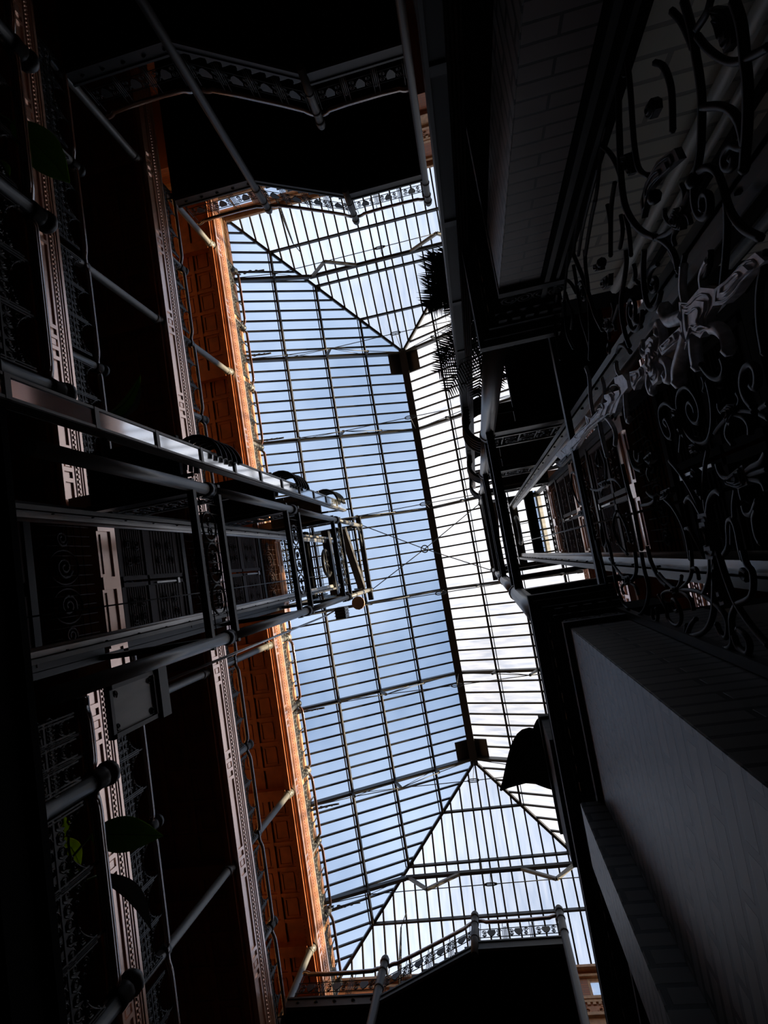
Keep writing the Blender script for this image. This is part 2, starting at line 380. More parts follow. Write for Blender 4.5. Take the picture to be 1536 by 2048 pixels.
def scroll_bracket(mb, x, y, z, dx, length, depth):
    """pierced bracket under a rafter foot: a curved lower bar and scrolls, lying in the plane of the truss"""
    pts = [(x + dx * length * k / 10, y, z - depth * (1 - k / 10) ** 1.8 + 0.02 * k / 10) for k in range(11)]
    mb.tube(pts, 0.03, 5)
    mb.tube([(x, y, z - depth), (x, y, z + 0.1)], 0.025, 5)
    for k in range(5):
        rr = depth * 0.3 * (1 - k * 0.17); cx = x + dx * (0.12 + 0.17 * k) * length; cz = z - depth * 0.42 * (1 - k / 5.5)
        mb.tube([(px, y, pz) for px, pz in spiral(cx, cz, rr, rr * 0.2, k * 1.1, 1.5 if k % 2 else -1.5, 14)], 0.02, 4)
n_sl = (DH / math.hypot(W, DH), W / math.hypot(W, DH))
for i, y in enumerate(TRUSS_Y):
    tr = thing('roof_truss', (XC, y, H0 - 0.3), 'iron rod-braced truss under the glass roof, %s of six from the upper end' % ORD[i], 'truss', 'trusses under the glass roof')
    tie = {}
    for sg in (-1, 1):
        pos = RL if sg < 0 else RR
        part('rafter', MB().beam(up(pos(0, y), -0.14), up(pos(4, y), -0.14), 0.09, 0.2), 'roof_iron', tr)
        ends = []
        for t, dlen in ((3, 0.34), (2, 0.72), (1, 0.36)):
            a = Vector(up(pos(t, y), -0.16)); n = Vector((-sg * n_sl[0], 0, -n_sl[1]))
            e = a + n * dlen; ends.append(e)
            part('strut', MB().beam(a, e, 0.075, 0.075, (0, 1, 0)), 'roof_iron', tr)
        foot = Vector(up(pos(3.95, y), -0.25)); top = Vector(up(pos(0.05, y), -0.3))
        rods = MB(); chain = [foot + Vector((0, 0, -0.05))] + ends + [top]
        for a, c in zip(chain, chain[1:]): rods.tube([a, c], 0.014, 5)
        rods.tube([Vector(up(pos(2, y), -0.2)), ends[0]], 0.01, 4); rods.tube([ends[1], Vector(up(pos(1, y), -0.2))], 0.01, 4); rods.tube([ends[1], Vector(up(pos(3, y), -0.2))], 0.01, 4)
        part('tension_rod', rods, 'roof_iron', tr)
        tie[sg] = ends[1]
        br = MB(); scroll_bracket(br, pos(3.98, y)[0], y, pos(3.98, y)[2] - 0.3, -sg, 1.05, 0.42)
        part('scroll_bracket', br, 'roof_iron', tr)
    mid = (tie[-1] + tie[1]) / 2 + Vector((0, 0, -0.04))
    rods = MB().tube([tie[-1], mid, tie[1]], 0.014, 5)
    for dz in (-0.05, 0.05): rods.tube([mid + Vector((-0.18, dz * 0.4, 0)), mid + Vector((-0.1, dz, 0)), mid + Vector((0.1, dz, 0)), mid + Vector((0.18, dz * 0.4, 0))], 0.016, 5)
    rods.tube([mid, (XC, y, H0 - 0.3)], 0.01, 4)
    part('tie_rod', rods, 'roof_iron', tr)
for i, y in enumerate(HIP_Y):
    zb = 19.3; hw = 2.78
    tr = thing('hip_truss', (XC, y, zb), 'flat iron cross beam with two V struts under the %s hip of the glass roof' % ('upper' if i == 0 else 'lower'), 'truss', 'trusses under the hips')
    part('cross_beam', MB().beam((XC - hw, y, zb), (XC + hw, y, zb), 0.1, 0.14), 'roof_iron', tr)
    vs = []
    for sg in (-1, 1):
        e = Vector((XC + sg * 2.0, y, zb - 0.75)); vs.append(e)
        part('v_strut', MB().beam((XC + sg * (hw - 0.1), y, zb), e, 0.09, 0.09, (0, 1, 0)).beam((XC + sg * 0.95, y, zb), e, 0.09, 0.09, (0, 1, 0)), 'iron_grey', tr)
        part('side_rafter', MB().beam((XC + sg * hw, y, zb - 0.02), (XC + sg * 4.0 * W, y, H0 - 4 * DH - 0.12), 0.1, 0.16), 'roof_iron', tr)
        pos = RL if sg < 0 else RR
        a = Vector(up(pos(3.0, y), -0.16)); s_e = a + Vector((-sg * n_sl[0], 0, -n_sl[1])) * 0.4
        part('strut', MB().beam(a, s_e, 0.075, 0.075, (0, 1, 0)), 'roof_iron', tr)
        br = MB(); scroll_bracket(br, pos(3.98, y)[0], y, pos(3.98, y)[2] - 0.3, -sg, 1.25, 0.5)
        part('scroll_bracket', br, 'roof_iron', tr)
        part('tension_rod', MB().tube([up(pos(3.9, y), -0.3), s_e, e], 0.014, 5).tube([s_e, (XC + sg * hw, y, zb)], 0.01, 4), 'roof_iron', tr)
    mid = (vs[0] + vs[1]) / 2
    rods = MB().tube([vs[0], vs[1]], 0.014, 5)
    for dy in (-0.04, 0.04): rods.tube([mid + Vector((-0.2, dy * 0.3, 0)), mid + Vector((-0.1, dy, 0)), mid + Vector((0.1, dy, 0)), mid + Vector((0.2, dy * 0.3, 0))], 0.018, 5)
    rods.tube([mid, (XC, y, zb)], 0.01, 4)
    part('tie_rod', rods, 'roof_iron', tr)
    s = 1 if i == 0 else -1
    part('hanger', MB().beam((XC - 0.3, y, zb + 0.02), (XC - 0.3, y + s * 0.25, zb + 0.3), 0.05, 0.05), 'roof_iron', tr)
for yi, s, lab in ((Y0, 1, 'long pierced bracket reaching from the upper end wall to the glass roof'), (Y1, -1, 'long pierced bracket reaching from the lower end wall to the glass roof')):
    hb = thing('wall_bracket', (-4.6, yi, 18.2), lab, 'bracket')
    a = Vector((-4.62, yi + s * 0.05, 18.2)); e = Vector((-4.5, yi + s * 1.25, 18.86)); a2 = a + Vector((0, 0, -0.45))
    part('bar', MB().tube([a, e], 0.025, 5).tube([a2, a2 + Vector((0.05, s * 0.5, 0.32)), e], 0.025, 5).tube([e, e + Vector((0.2, s * 0.3, 0.25))], 0.015, 5), 'roof_iron', hb)
    sc = MB()
    for k in range(6):
        c = a.lerp(e, 0.1 + 0.14 * k) + Vector((0, 0, -0.17 * (1 - k / 6.5))); rr = 0.13 * (1 - k / 7)
        sc.tube([(c.x, q, z) for q, z in spiral(c.y, c.z, rr, rr * 0.25, k, 1.4, 12)], 0.016, 4)
    part('scroll', sc, 'roof_iron', hb)

# ================================================================ LEFT GALLERIES
COLS = [-10.95, -6.75, -2.55, 1.65, 5.85, 10.05]
NEWELS = [-8.85, -4.65, -0.45, 3.75, 7.95, 12.1]
def gallery_slab(fl, x_edge, x_wall, label, y_a=Y0 + 0.19, y_b=Y1 - 0.19):
    """floor slab of one gallery with its fascia towards the atrium and coffered wooden soffit"""
    if fl < 5: y_a, y_b = Y0 - 2.45, Y1 + 2.45
    h = FLOOR[fl]; s = 1 if x_edge > x_wall else -1           # s: direction of the atrium
    g = thing('gallery', (x_edge, 0, h), label, 'gallery', 'gallery floors')
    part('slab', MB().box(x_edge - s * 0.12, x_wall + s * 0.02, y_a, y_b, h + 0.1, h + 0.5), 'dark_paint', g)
    f = MB()
    f.box(x_edge - s * 0.11, x_edge - s * 0.03, y_a, y_b, h, h + 0.36)
    f.box(x_edge - s * 0.03, x_edge, y_a, y_b, h, h + 0.045).box(x_edge - s * 0.03, x_edge, y_a, y_b, h + 0.225, h + 0.27)
    f.box(x_edge - s * 0.03, x_edge + s * 0.02, y_a, y_b, h + 0.36, h + 0.40).box(x_edge - s * 0.1, x_edge + s * 0.05, y_a, y_b, h + 0.44, h + 0.50)
    f.box(x_edge - s * 0.1, x_edge + s * 0.035, y_a, y_b, h + 0.40, h + 0.44).box(x_edge - s * 0.03, x_edge + s * 0.01, y_a, y_b, h + 0.29, h + 0.315)
    marks = sorted(COLS + NEWELS)
    for q in marks:
        for dy in (-0.28, -0.1, 0.1, 0.28):
            if y_a < q + dy < y_b: f.box(x_edge - s * 0.03, x_edge, q + dy - 0.035, q + dy + 0.035, h + 0.045, h + 0.225)
        if y_a < q < y_b: f.box(x_edge - s * 0.03, x_edge - s * 0.005, q - 0.05, q + 0.05, h + 0.085, h + 0.185)
    cant = 0.13 if fl == 4 else 0.0            # lean added to the fourth-floor fascia so it mirrors the brighter roof slope
    f.v = [(x + s * cant * (z - h), y, z) for x, y, z in f.v]
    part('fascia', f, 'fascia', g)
    bd = MB().box(x_edge - s * 0.01, x_edge + s * 0.008, y_a, y_b, h + 0.318, h + 0.362); n = int((y_b - y_a) / 0.085)
    for k in range(n): bd.box(x_edge, x_edge + s * 0.03, y_a + 0.085 * k, y_a + 0.085 * k + 0.05, h + 0.322, h + 0.358)
    bd.v = [(x + s * cant * (z - h), y, z) for x, y, z in bd.v]
    part('bead_moulding', bd, 'fascia', g)
    m = MB().box(x_edge - s * 0.26, x_edge - s * 0.13, y_a, y_b, h - 0.10, h + 0.12)
    n = int((y_b - y_a) / 0.1)
    for k in range(n): m.box(x_edge - s * 0.3, x_edge - s * 0.26, y_a + 0.1 * k, y_a + 0.1 * k + 0.05, h - 0.08, h - 0.03)
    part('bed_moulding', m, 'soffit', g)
    so = MB().box(x_edge - s * 0.26, x_wall + s * 0.02, y_a, y_b, h + 0.085, h + 0.1)
    xs = [0.3, 0.95, 1.55, 2.2]
    for xx in xs: so.box(x_edge - s * (xx - 0.05), x_edge - s * (xx + 0.05), y_a, y_b, h + 0.045, h + 0.085)
    span = COLS[1] - COLS[0]
    for c in COLS:
        so.box(x_edge - s * 0.26, x_wall + s * 0.02, max(y_a, c - 0.14), min(y_b, c + 0.14), h - 0.16, h + 0.085)
        for k in range(1, 6):
            q = c + span * k / 6
            if y_a < q < y_b: so.box(x_edge - s * 0.35, x_wall + s * 0.02, q - 0.045, q + 0.045, h + 0.05, h + 0.085)
            for a, b2 in ((0.35, 0.9), (1.0, 1.5), (1.6, 2.15)):
                q0, q1 = c + span * (k - 1) / 6 + 0.12, c + span * k / 6 - 0.12
                if y_a < q0 and q1 < y_b:
                    for e in (q0, q1): so.box(x_edge - s * (a + 0.1), x_edge - s * (b2 - 0.1), e - 0.015, e + 0.015, h + 0.065, h + 0.085)
                    for e in (a + 0.1, b2 - 0.1): so.box(x_edge - s * (e - 0.015), x_edge - s * (e + 0.015), q0, q1, h + 0.065, h + 0.085)
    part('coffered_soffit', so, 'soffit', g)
    return g
for fl in (3, 4, 5):
    gallery_slab(fl, XL, -8.6, '%s gallery with panelled wooden fascia, coffered soffit and lacy railing' % FNAME[fl])
for fl in (3, 4, 5):
    gallery_slab(fl, 2.85, 5.2, '%s gallery edge glimpsed behind the lift cage above the scroll grille' % FNAME[fl])
# eave wall and ceiling over the fifth-floor galleries
for sg, nm in ((-1, 'left'), (1, 'right')):
    xe = XC + sg * 4 * W
    b = MB().box(xe - sg * 0.02, xe + sg * 0.25, Y0 + 0.02, Y1 - 0.02, 17.75, 18.32).box(xe - sg * 0.06, xe + sg * 0.1, Y0 + 0.02, Y1 - 0.02, 18.2, 18.3).box(xe - sg * 0.05, xe + sg * 0.1, Y0 + 0.02, Y1 - 0.02, 17.78, 17.86)
    struct('trim_%d' % (1 if sg < 0 else 2), b, 'terracotta_pale')
    struct('ceiling', MB().box(xe + sg * 0.1, -8.9 if sg < 0 else 5.5, Y0 - 0.3, Y1 + 0.3, 18.33, 18.5), 'wall')

# ---- columns and newel posts
def iron_column(h0, h1, r, cap=True):
    b = MB().lathe(0, 0, [(r * 1.25, h0), (r * 1.25, h0 + 0.1), (r, h0 + 0.16), (r, h1 - 0.22), (r * 1.05, h1 - 0.2)], 12)
    c = MB().lathe(0, 0, [(r * 1.05, h1 - 0.2), (r * 1.4, h1 - 0.16), (r * 1.1, h1 - 0.12), (r * 1.2, h1 - 0.06), (r * 1.7, h1)], 12)
    k = MB().lathe(0, 0, [(r * 1.02, h0 + 0.86), (r * 1.3, h0 + 0.89), (r * 1.3, h0 + 1.0), (r * 1.02, h0 + 1.03)], 12)
    return b, c, k
def newel(h0, r):
    b = MB().lathe(0, 0, [(r * 1.25, h0), (r * 1.25, h0 + 0.1), (r, h0 + 0.16), (r, h0 + 0.8)], 12)
    k = MB().lathe(0, 0, [(r, h0 + 0.8), (r * 1.3, h0 + 0.83), (r * 1.15, h0 + 0.95), (r * 1.3, h0 + 0.98), (r * 0.8, h0 + 1.02), (r * 1.45, h0 + 1.06), (r * 1.45, h0 + 1.12), (r * 0.9, h0 + 1.18), (r * 0.2, h0 + 1.2)], 12)
    return b, k
XCOL = -6.46
def place_posts(fl, xcol, ys_c, ys_n, h1, r, side):
    h0 = FLOOR[fl] + 0.5
    src = None
    for i, y in enumerate(ys_c):
        lab = 'round grey iron column on the %s gallery, %s from the upper end' % (FNAME[fl], ORD[i])
        if src is None:
            t = thing('iron_post', (xcol, y, h0), lab, 'column', 'iron columns on the galleries')
            b, c, k = iron_column(0, h1 - h0, r)
            part('shaft', b, 'iron_grey', t, org=(0, 0, 0)); part('capital', c, 'iron_grey', t, org=(0, 0, 0)); part('collar', k, 'iron', t, org=(0, 0, 0)); src = t
        else: dup(src, (xcol, y, h0), lab)
    src = None
    for i, y in enumerate(ys_n):
        lab = 'short knobbed iron railing post on the %s gallery, %s from the upper end' % (FNAME[fl], ORD[i])
        if src is None:
            t = thing('newel_post', (xcol + 0.05, y, h0), lab, 'post', 'knobbed railing posts on the galleries')
            b, k = newel(0, r)
            part('shaft', b, 'iron_grey', t, org=(0, 0, 0)); part('knob', k, 'iron', t, org=(0, 0, 0)); src = t
        else: dup(src, (xcol + 0.05, y, h0), lab)
CV = [y for y in COLS if y != -2.55]               # the column behind the lift is out of sight
place_posts(3, XCOL, CV[:-1], NEWELS[:4], FLOOR[4] - 0.02, 0.085, 'left')
place_posts(4, XCOL, CV, [y for y in NEWELS[:5] if y != -0.45], FLOOR[5] - 0.02, 0.085, 'left')
place_posts(5, XCOL, CV, [y for y in NEWELS if y != -0.45], 17.78, 0.085, 'left')

# ---- railings between the posts
def lace_panel(L, depth=0.02):
    """pierced cast panel: dense scrollwork under a hollow-curved top rail, rising to points at both ends (local: y 0..L, z 0..0.62)"""
    b = MB()
    n = 14
    crv = [(0, L * k / n, 0.37 + 0.24 * abs(2 * k / n - 1) ** 2.4) for k in range(n + 1)]
    b.tube(crv, 0.014, 4)
    for z in (0.01, 0.19): b.box(-0.012, 0.012, 0, L, z, z + 0.022)
    for y in (0.0, 0.03, L - 0.03, L): b.box(-0.012, 0.012, y - 0.008, y + 0.008, 0, 0.6)
    for k in range(5):
        cy = L * (k + 0.5) / 5
        for cz, rr, sg in ((0.11, 0.075, 1), (0.28, 0.07, -1)):
            b.tube([(0, y, z) for y, z in spiral(cy, cz, rr, 0.012, k * 0.8, sg * 1.9, 15)], 0.0135, 4)
            b.plate([(cy - 0.022, cz - 0.03), (cy + 0.03, cz - 0.01), (cy + 0.01, cz + 0.035), (cy - 0.03, cz + 0.02)], lambda a, c, t: (t, a, c), -0.007, 0.007)
    for e in (0, 1):
        y0 = L * e; q = 1 if e == 0 else -1
        for dy, dz, rr in ((0.1, 0.42, 0.05), (0.055, 0.52, 0.028), (0.2, 0.385, 0.03)):
            b.tube([(0, y, z) for y, z in spiral(y0 + q * dy, dz, rr, 0.01, 0.6, q * 1.6, 11)], 0.012, 4)
    for k in range(1, 5):
        cy = L * k / 5
        b.plate([(cy - 0.04, 0.02), (cy + 0.04, 0.02), (cy + 0.025, 0.12), (cy + 0.04, 0.2), (cy + 0.02, 0.3), (cy, 0.35), (cy - 0.02, 0.3), (cy - 0.04, 0.2), (cy - 0.025, 0.12)], lambda a, c, t: (t, a, c), -0.006, 0.006)
    return b
def rail_path(L, x, zr, s=1):
    """runs level, then kinks up and in to the posts at both ends"""
    return [(x - s * 0.10, 0.0, zr + 0.12), (x - s * 0.10, 0.08, zr + 0.12), (x - s * 0.08, 0.13, zr + 0.09), (x, 0.2, zr + 0.01), (x + s * 0.015, 0.3, zr),
            (x + s * 0.015, L - 0.3, zr), (x, L - 0.2, zr + 0.01), (x - s * 0.08, L - 0.13, zr + 0.09), (x - s * 0.10, L - 0.08, zr + 0.12), (x - s * 0.10, L, zr + 0.12)]
def handrail_mesh(L, x, zr, s=1, r=0.04):
    pts = smooth_pts(rail_path(L, x, zr, s), 1)
    b = MB().tube(pts, r, 8)
    for q in (-0.55, 0.55): b.tube([(a + q * r, c, z - r * 0.55) for a, c, z in pts], r * 0.45, 6)
    return b
def railing_run(fl, x, s, ys, label, zr=0.8, np_=3, r=0.04, skip=()):
    h0 = FLOOR[fl] + 0.5
    src = {}
    spans = [(a, c) for k, (a, c) in enumerate(zip(ys, ys[1:])) if k not in skip]
    for i, (a, c) in enumerate(spans):
        L = round(c - a, 2)
        lab = label % ORD[i]
        if L not in src:
            t = thing('gallery_railing', (x, a, h0), lab, 'railing', 'lacy railings of the galleries')
            part('handrail', handrail_mesh(L, 0, zr, s, r), 'handrail', t, org=(0, 0, 0))
            pl = (L - 0.2) / np_
            pm = lace_panel(pl)
            first = None
            for k in range(np_):
                if first is None:
                    first = part('lace_panel', pm, 'iron', t, org=(0, 0, 0)); first.location = (0, 0.1, 0.02)
                else:
                    q = first.copy(); SC.collection.objects.link(q); q.parent = t; q.location = (0, 0.1 + pl * k, 0.02)
            for k in range(1, np_):
                part('picket', MB().box(-0.012, 0.012, 0.1 + pl * k - 0.012, 0.1 + pl * k + 0.012, 0.0, zr - 0.02), 'iron', t, org=(0, 0, 0))
            src[L] = t
        else: dup(src[L], (x, a, h0), lab)
POSTS = sorted(COLS + NEWELS)
for fl in (3, 4, 5):
    railing_run(fl, -6.29, 1, POSTS, 'lacy black iron railing with handrail on the ' + FNAME[fl] + ' gallery, %s section from upper end', zr=1.05 if fl == 5 else 0.8, skip={3: (9, 10), 4: (10,), 5: (4,)}[fl])
# ================================================================ STAIRS AT BOTH ENDS
def stair_panel(L, slope=0.0, h0=0.30, h1=0.62, full=0.86):
    """band of cast scrollwork with a shield in the middle, between pickets (local: x 0..L, z up, sheared by slope)"""
    b = MB()
    S = lambda x, z: (x, 0, z + slope * x)
    for z in (h0, h1): b.tube([S(L * k / 4, z) for k in range(5)], 0.012, 4)
    for x in (0.02, L - 0.02): b.tube([S(x, 0.02), S(x, h1 + 0.06)], 0.012, 4); b.tube([S(x + (0.04 if x < L / 2 else -0.04), 0.02), S(x + (0.04 if x < L / 2 else -0.04), full)], 0.009, 4)
    cx, cz = L / 2, (h0 + h1) / 2
    b.plate([(-0.09, 0.11), (0.09, 0.11), (0.11, 0.02), (0.06, -0.08), (0, -0.13), (-0.06, -0.08), (-0.11, 0.02)], lambda a, c, t: (cx + a, t, cz + c + slope * (cx + a)), -0.012, 0.012)
    for sg in (-1, 1):
        for k, (ox, oz, rr) in enumerate(((0.19, 0.06, 0.075), (0.19, -0.08, 0.06), (0.33, 0.05, 0.08), (0.33, -0.09, 0.055))):
            if ox * 2 < L - 0.05: b.tube([S(x, z) for x, z in spiral(cx + sg * ox, cz + oz, rr, 0.015, k, sg * 1.7, 16)], 0.011, 4)
    return b
XP1, XP2, XP3 = -4.09, -1.82, 0.44
def staircase(yf, s, hb, yend, label):
    """left landing, flight rising to the right, right landing; yf: front edge, s: direction of the atrium"""
    rise = 1.58
    t = thing('staircase', (XP1, yf, hb), label, 'staircase', 'stairs crossing the ends of the atrium')
    yb = yend
    yc = yf
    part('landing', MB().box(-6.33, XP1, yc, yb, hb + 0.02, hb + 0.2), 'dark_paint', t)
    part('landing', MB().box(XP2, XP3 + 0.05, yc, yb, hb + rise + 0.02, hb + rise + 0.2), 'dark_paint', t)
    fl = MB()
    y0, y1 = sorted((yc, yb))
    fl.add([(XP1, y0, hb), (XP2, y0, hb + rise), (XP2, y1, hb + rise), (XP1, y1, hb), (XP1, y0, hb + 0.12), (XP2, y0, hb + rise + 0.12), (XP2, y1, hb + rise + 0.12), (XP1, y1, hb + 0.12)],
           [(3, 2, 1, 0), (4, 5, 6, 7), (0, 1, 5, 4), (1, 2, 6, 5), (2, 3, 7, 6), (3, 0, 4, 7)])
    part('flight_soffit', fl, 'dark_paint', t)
    n = 9
    for k in range(n):
        x0 = XP1 + (XP2 - XP1) * k / n; x1 = XP1 + (XP2 - XP1) * (k + 1) / n; z = hb + 0.2 + rise * k / n
        part('step', MB().box(x0 - 0.02, x1, y0, y1, z + rise / n - 0.035, z + rise / n).box(x0, x0 + 0.02, y0 + 0.03, y1 - 0.03, z, z + rise / n).box(x0, x1, yf - 0.02, yf + 0.02, z - 0.03, z + rise / n - 0.03), 'iron', t)
    st = MB()
    yy0, yy1 = sorted((yf - s * 0.02, yf + s * 0.05))
    def stringer(xa, za, xb, zb, top=0.28):
        for (lo, hi, d0, d1) in ((-0.02, top, 0, 0.05), (-0.04, 0.02, 0, 0.08), (top - 0.05, top, 0, 0.08)):
            a0, a1 = sorted((yf, yf + s * d1))
            st.add([(xa, a0, za + lo), (xb, a0, zb + lo), (xb, a1, zb + lo), (xa, a1, za + lo), (xa, a0, za + hi), (xb, a0, zb + hi), (xb, a1, zb + hi), (xa, a1, za + hi)],
                   [(0, 1, 2, 3), (7, 6, 5, 4), (0, 4, 5, 1), (1, 5, 6, 2), (2, 6, 7, 3), (3, 7, 4, 0)])
    stringer(-6.3, hb, XP1, hb); stringer(XP1, hb, XP2, hb + rise, 0.17); stringer(XP2, hb + rise, XP3, hb + rise)
    for k in range(5): st.lathe(-6.0 + 0.45 * k, yf + s * 0.06, [(0.02, hb + 0.1), (0.05, hb + 0.12), (0.02, hb + 0.15)], 6)
    part('stringer', st, 'stringer_iron', t)
    zr = 1.1
    def rail(xa, za, xb, zb, ym):
        sl = (zb - za) / (xb - xa)
        f = lambda x: za + sl * (x - xa)
        pts = [(xa + 0.07, ym - s * 0.04, f(xa + 0.07) + zr + 0.14), (xa + 0.2, ym - s * 0.02, f(xa + 0.2) + zr + 0.11), (xa + 0.32, ym, f(xa + 0.32) + zr), (xb - 0.32, ym, f(xb - 0.32) + zr), (xb - 0.2, ym - s * 0.02, f(xb - 0.2) + zr + 0.11), (xb - 0.07, ym - s * 0.04, f(xb - 0.07) + zr + 0.14)]
        pts = smooth_pts(pts, 1)
        b = MB().tube(pts, 0.045, 8); b.tube([(x, y, z + 0.04) for x, y, z in pts], 0.028, 6)
        part('handrail', b, 'handrail', t)
    def panels(xa, za, xb, zb, n):
        L = (xb - xa) / n; sl = (zb - za) / (xb - xa)
        pm = stair_panel(L, sl); first = None
        for k in range(n):
            q = part('scroll_panel', pm, 'iron', t, org=(0, 0, 0)) if first is None else first.copy()
            if first is not None: SC.collection.objects.link(q); q.parent = t
            else: first = q
            q.location = (xa + L * k - XP1, s * 0.0, za + sl * L * k - hb + 0.2)
    rail(-6.3, hb, XP1, hb, yf); rail(XP1, hb, XP2, hb + rise, yf); rail(XP2, hb + rise, XP3, hb + rise, yf)
    panels(-6.2, hb, XP1 - 0.08, hb, 3); panels(XP1 + 0.08, hb + 0.05, XP2 - 0.08, hb + rise - 0.02, 4); panels(XP2 + 0.08, hb + rise, XP3 - 0.08, hb + rise, 3)
    return t
YA, YB = -10.75, 9.77
staircase(YA, 1, 13.5, Y0 - 2.45, 'upper of two dark staircases at the top of the photo, railing against the sky')
staircase(YA, 1, 9.4, Y0 - 2.45, 'lower of two dark staircases at the top of the photo, in deep shadow')
staircase(YB, -1, 13.5, Y1 + 2.45, 'dark iron staircase at the bottom of the photo, scroll railing against the sky')
def stair_post(x, y, h0, h1, r, label):
    t = thing('stair_post', (x, y, h0), label, 'post', 'posts of the end stairs')
    b = MB().lathe(x, y, [(r, h0), (r, h1 - 0.16)], 12)
    for zz in (h1 - 1.0, h1 - 0.45): b.lathe(x, y, [(r, zz), (r * 1.18, zz + 0.02), (r * 1.18, zz + 0.06), (r, zz + 0.08)], 12)
    part('shaft', b, 'post_iron', t)
    part('ball_cap', MB().lathe(x, y, [(r * 1.0, h1 - 0.17), (r * 1.25, h1 - 0.14), (r * 1.25, h1 - 0.1), (r * 1.1, h1 - 0.08), (r * 1.15, h1 - 0.02), (r * 0.8, h1 + 0.06), (r * 0.2, h1 + 0.09)], 12), 'post_iron', t)
    return t
ya, yb = YA + 0.06, YB - 0.06
stair_post(XP1, ya, 4.0, 14.86, 0.095, 'tall grey stair post crossing both staircases at the top, closest to the galleries')
stair_post(XP3, ya, 4.0, 16.42, 0.095, 'tall grey stair post ending both top staircases beside the dark mail chute')
stair_post(XP2, ya, 10.75, 12.42, 0.09, 'short stair post where flight meets landing on the shadowed lower top staircase')
stair_post(XP2, ya, 14.85, 16.42, 0.09, 'short stair post where flight meets landing on the upper top staircase')
stair_post(XP1, yb, 4.0, 14.92, 0.095, 'tall grey stair post at the foot of the flight at the photo bottom')
stair_post(XP2, yb, 14.85, 16.45, 0.095, 'ball-topped stair post at the head of the flight at the photo bottom')
stair_post(XP3, yb, 4.0, 16.45, 0.095, 'tall ball-topped stair post ending the bottom staircase beside the brick piers')

# ================================================================ LIFTS
def oval_panel(mb, x, ya, yb, za, zb):
    """mesh of bars with a chain of ovals and scrolls along the middle, in the plane x"""
    n = int((yb - ya) / 0.14); zm = (za + zb) / 2; hz = (zb - za)
    for k in range(n + 1):
        y = ya + (yb - ya) * k / n; mb.tube([(x, y, za), (x, y, zb)], 0.008, 4)
    for z in (za + hz * 0.2, za + hz * 0.8): mb.tube([(x, ya, z), (x, yb, z)], 0.009, 4)
    ym = (ya + yb) / 2
    for sg, yy, ry in ((0, ym, 0.3), (1, ym + 0.55, 0.22), (-1, ym - 0.55, 0.22)):
        mb.tube([(x, yy + ry * math.cos(a * math.pi / 10), zm + hz * 0.3 * math.sin(a * math.pi / 10)) for a in range(20)], 0.018, 5, closed=True)
        for q in (-1, 1):
            mb.tube([(x, y, z) for y, z in spiral(yy + q * ry * 0.35, zm, ry * 0.33, 0.02, 0.5, q * 1.6, 14)], 0.014, 4)
LY0, LY1 = -1.64, 0.62
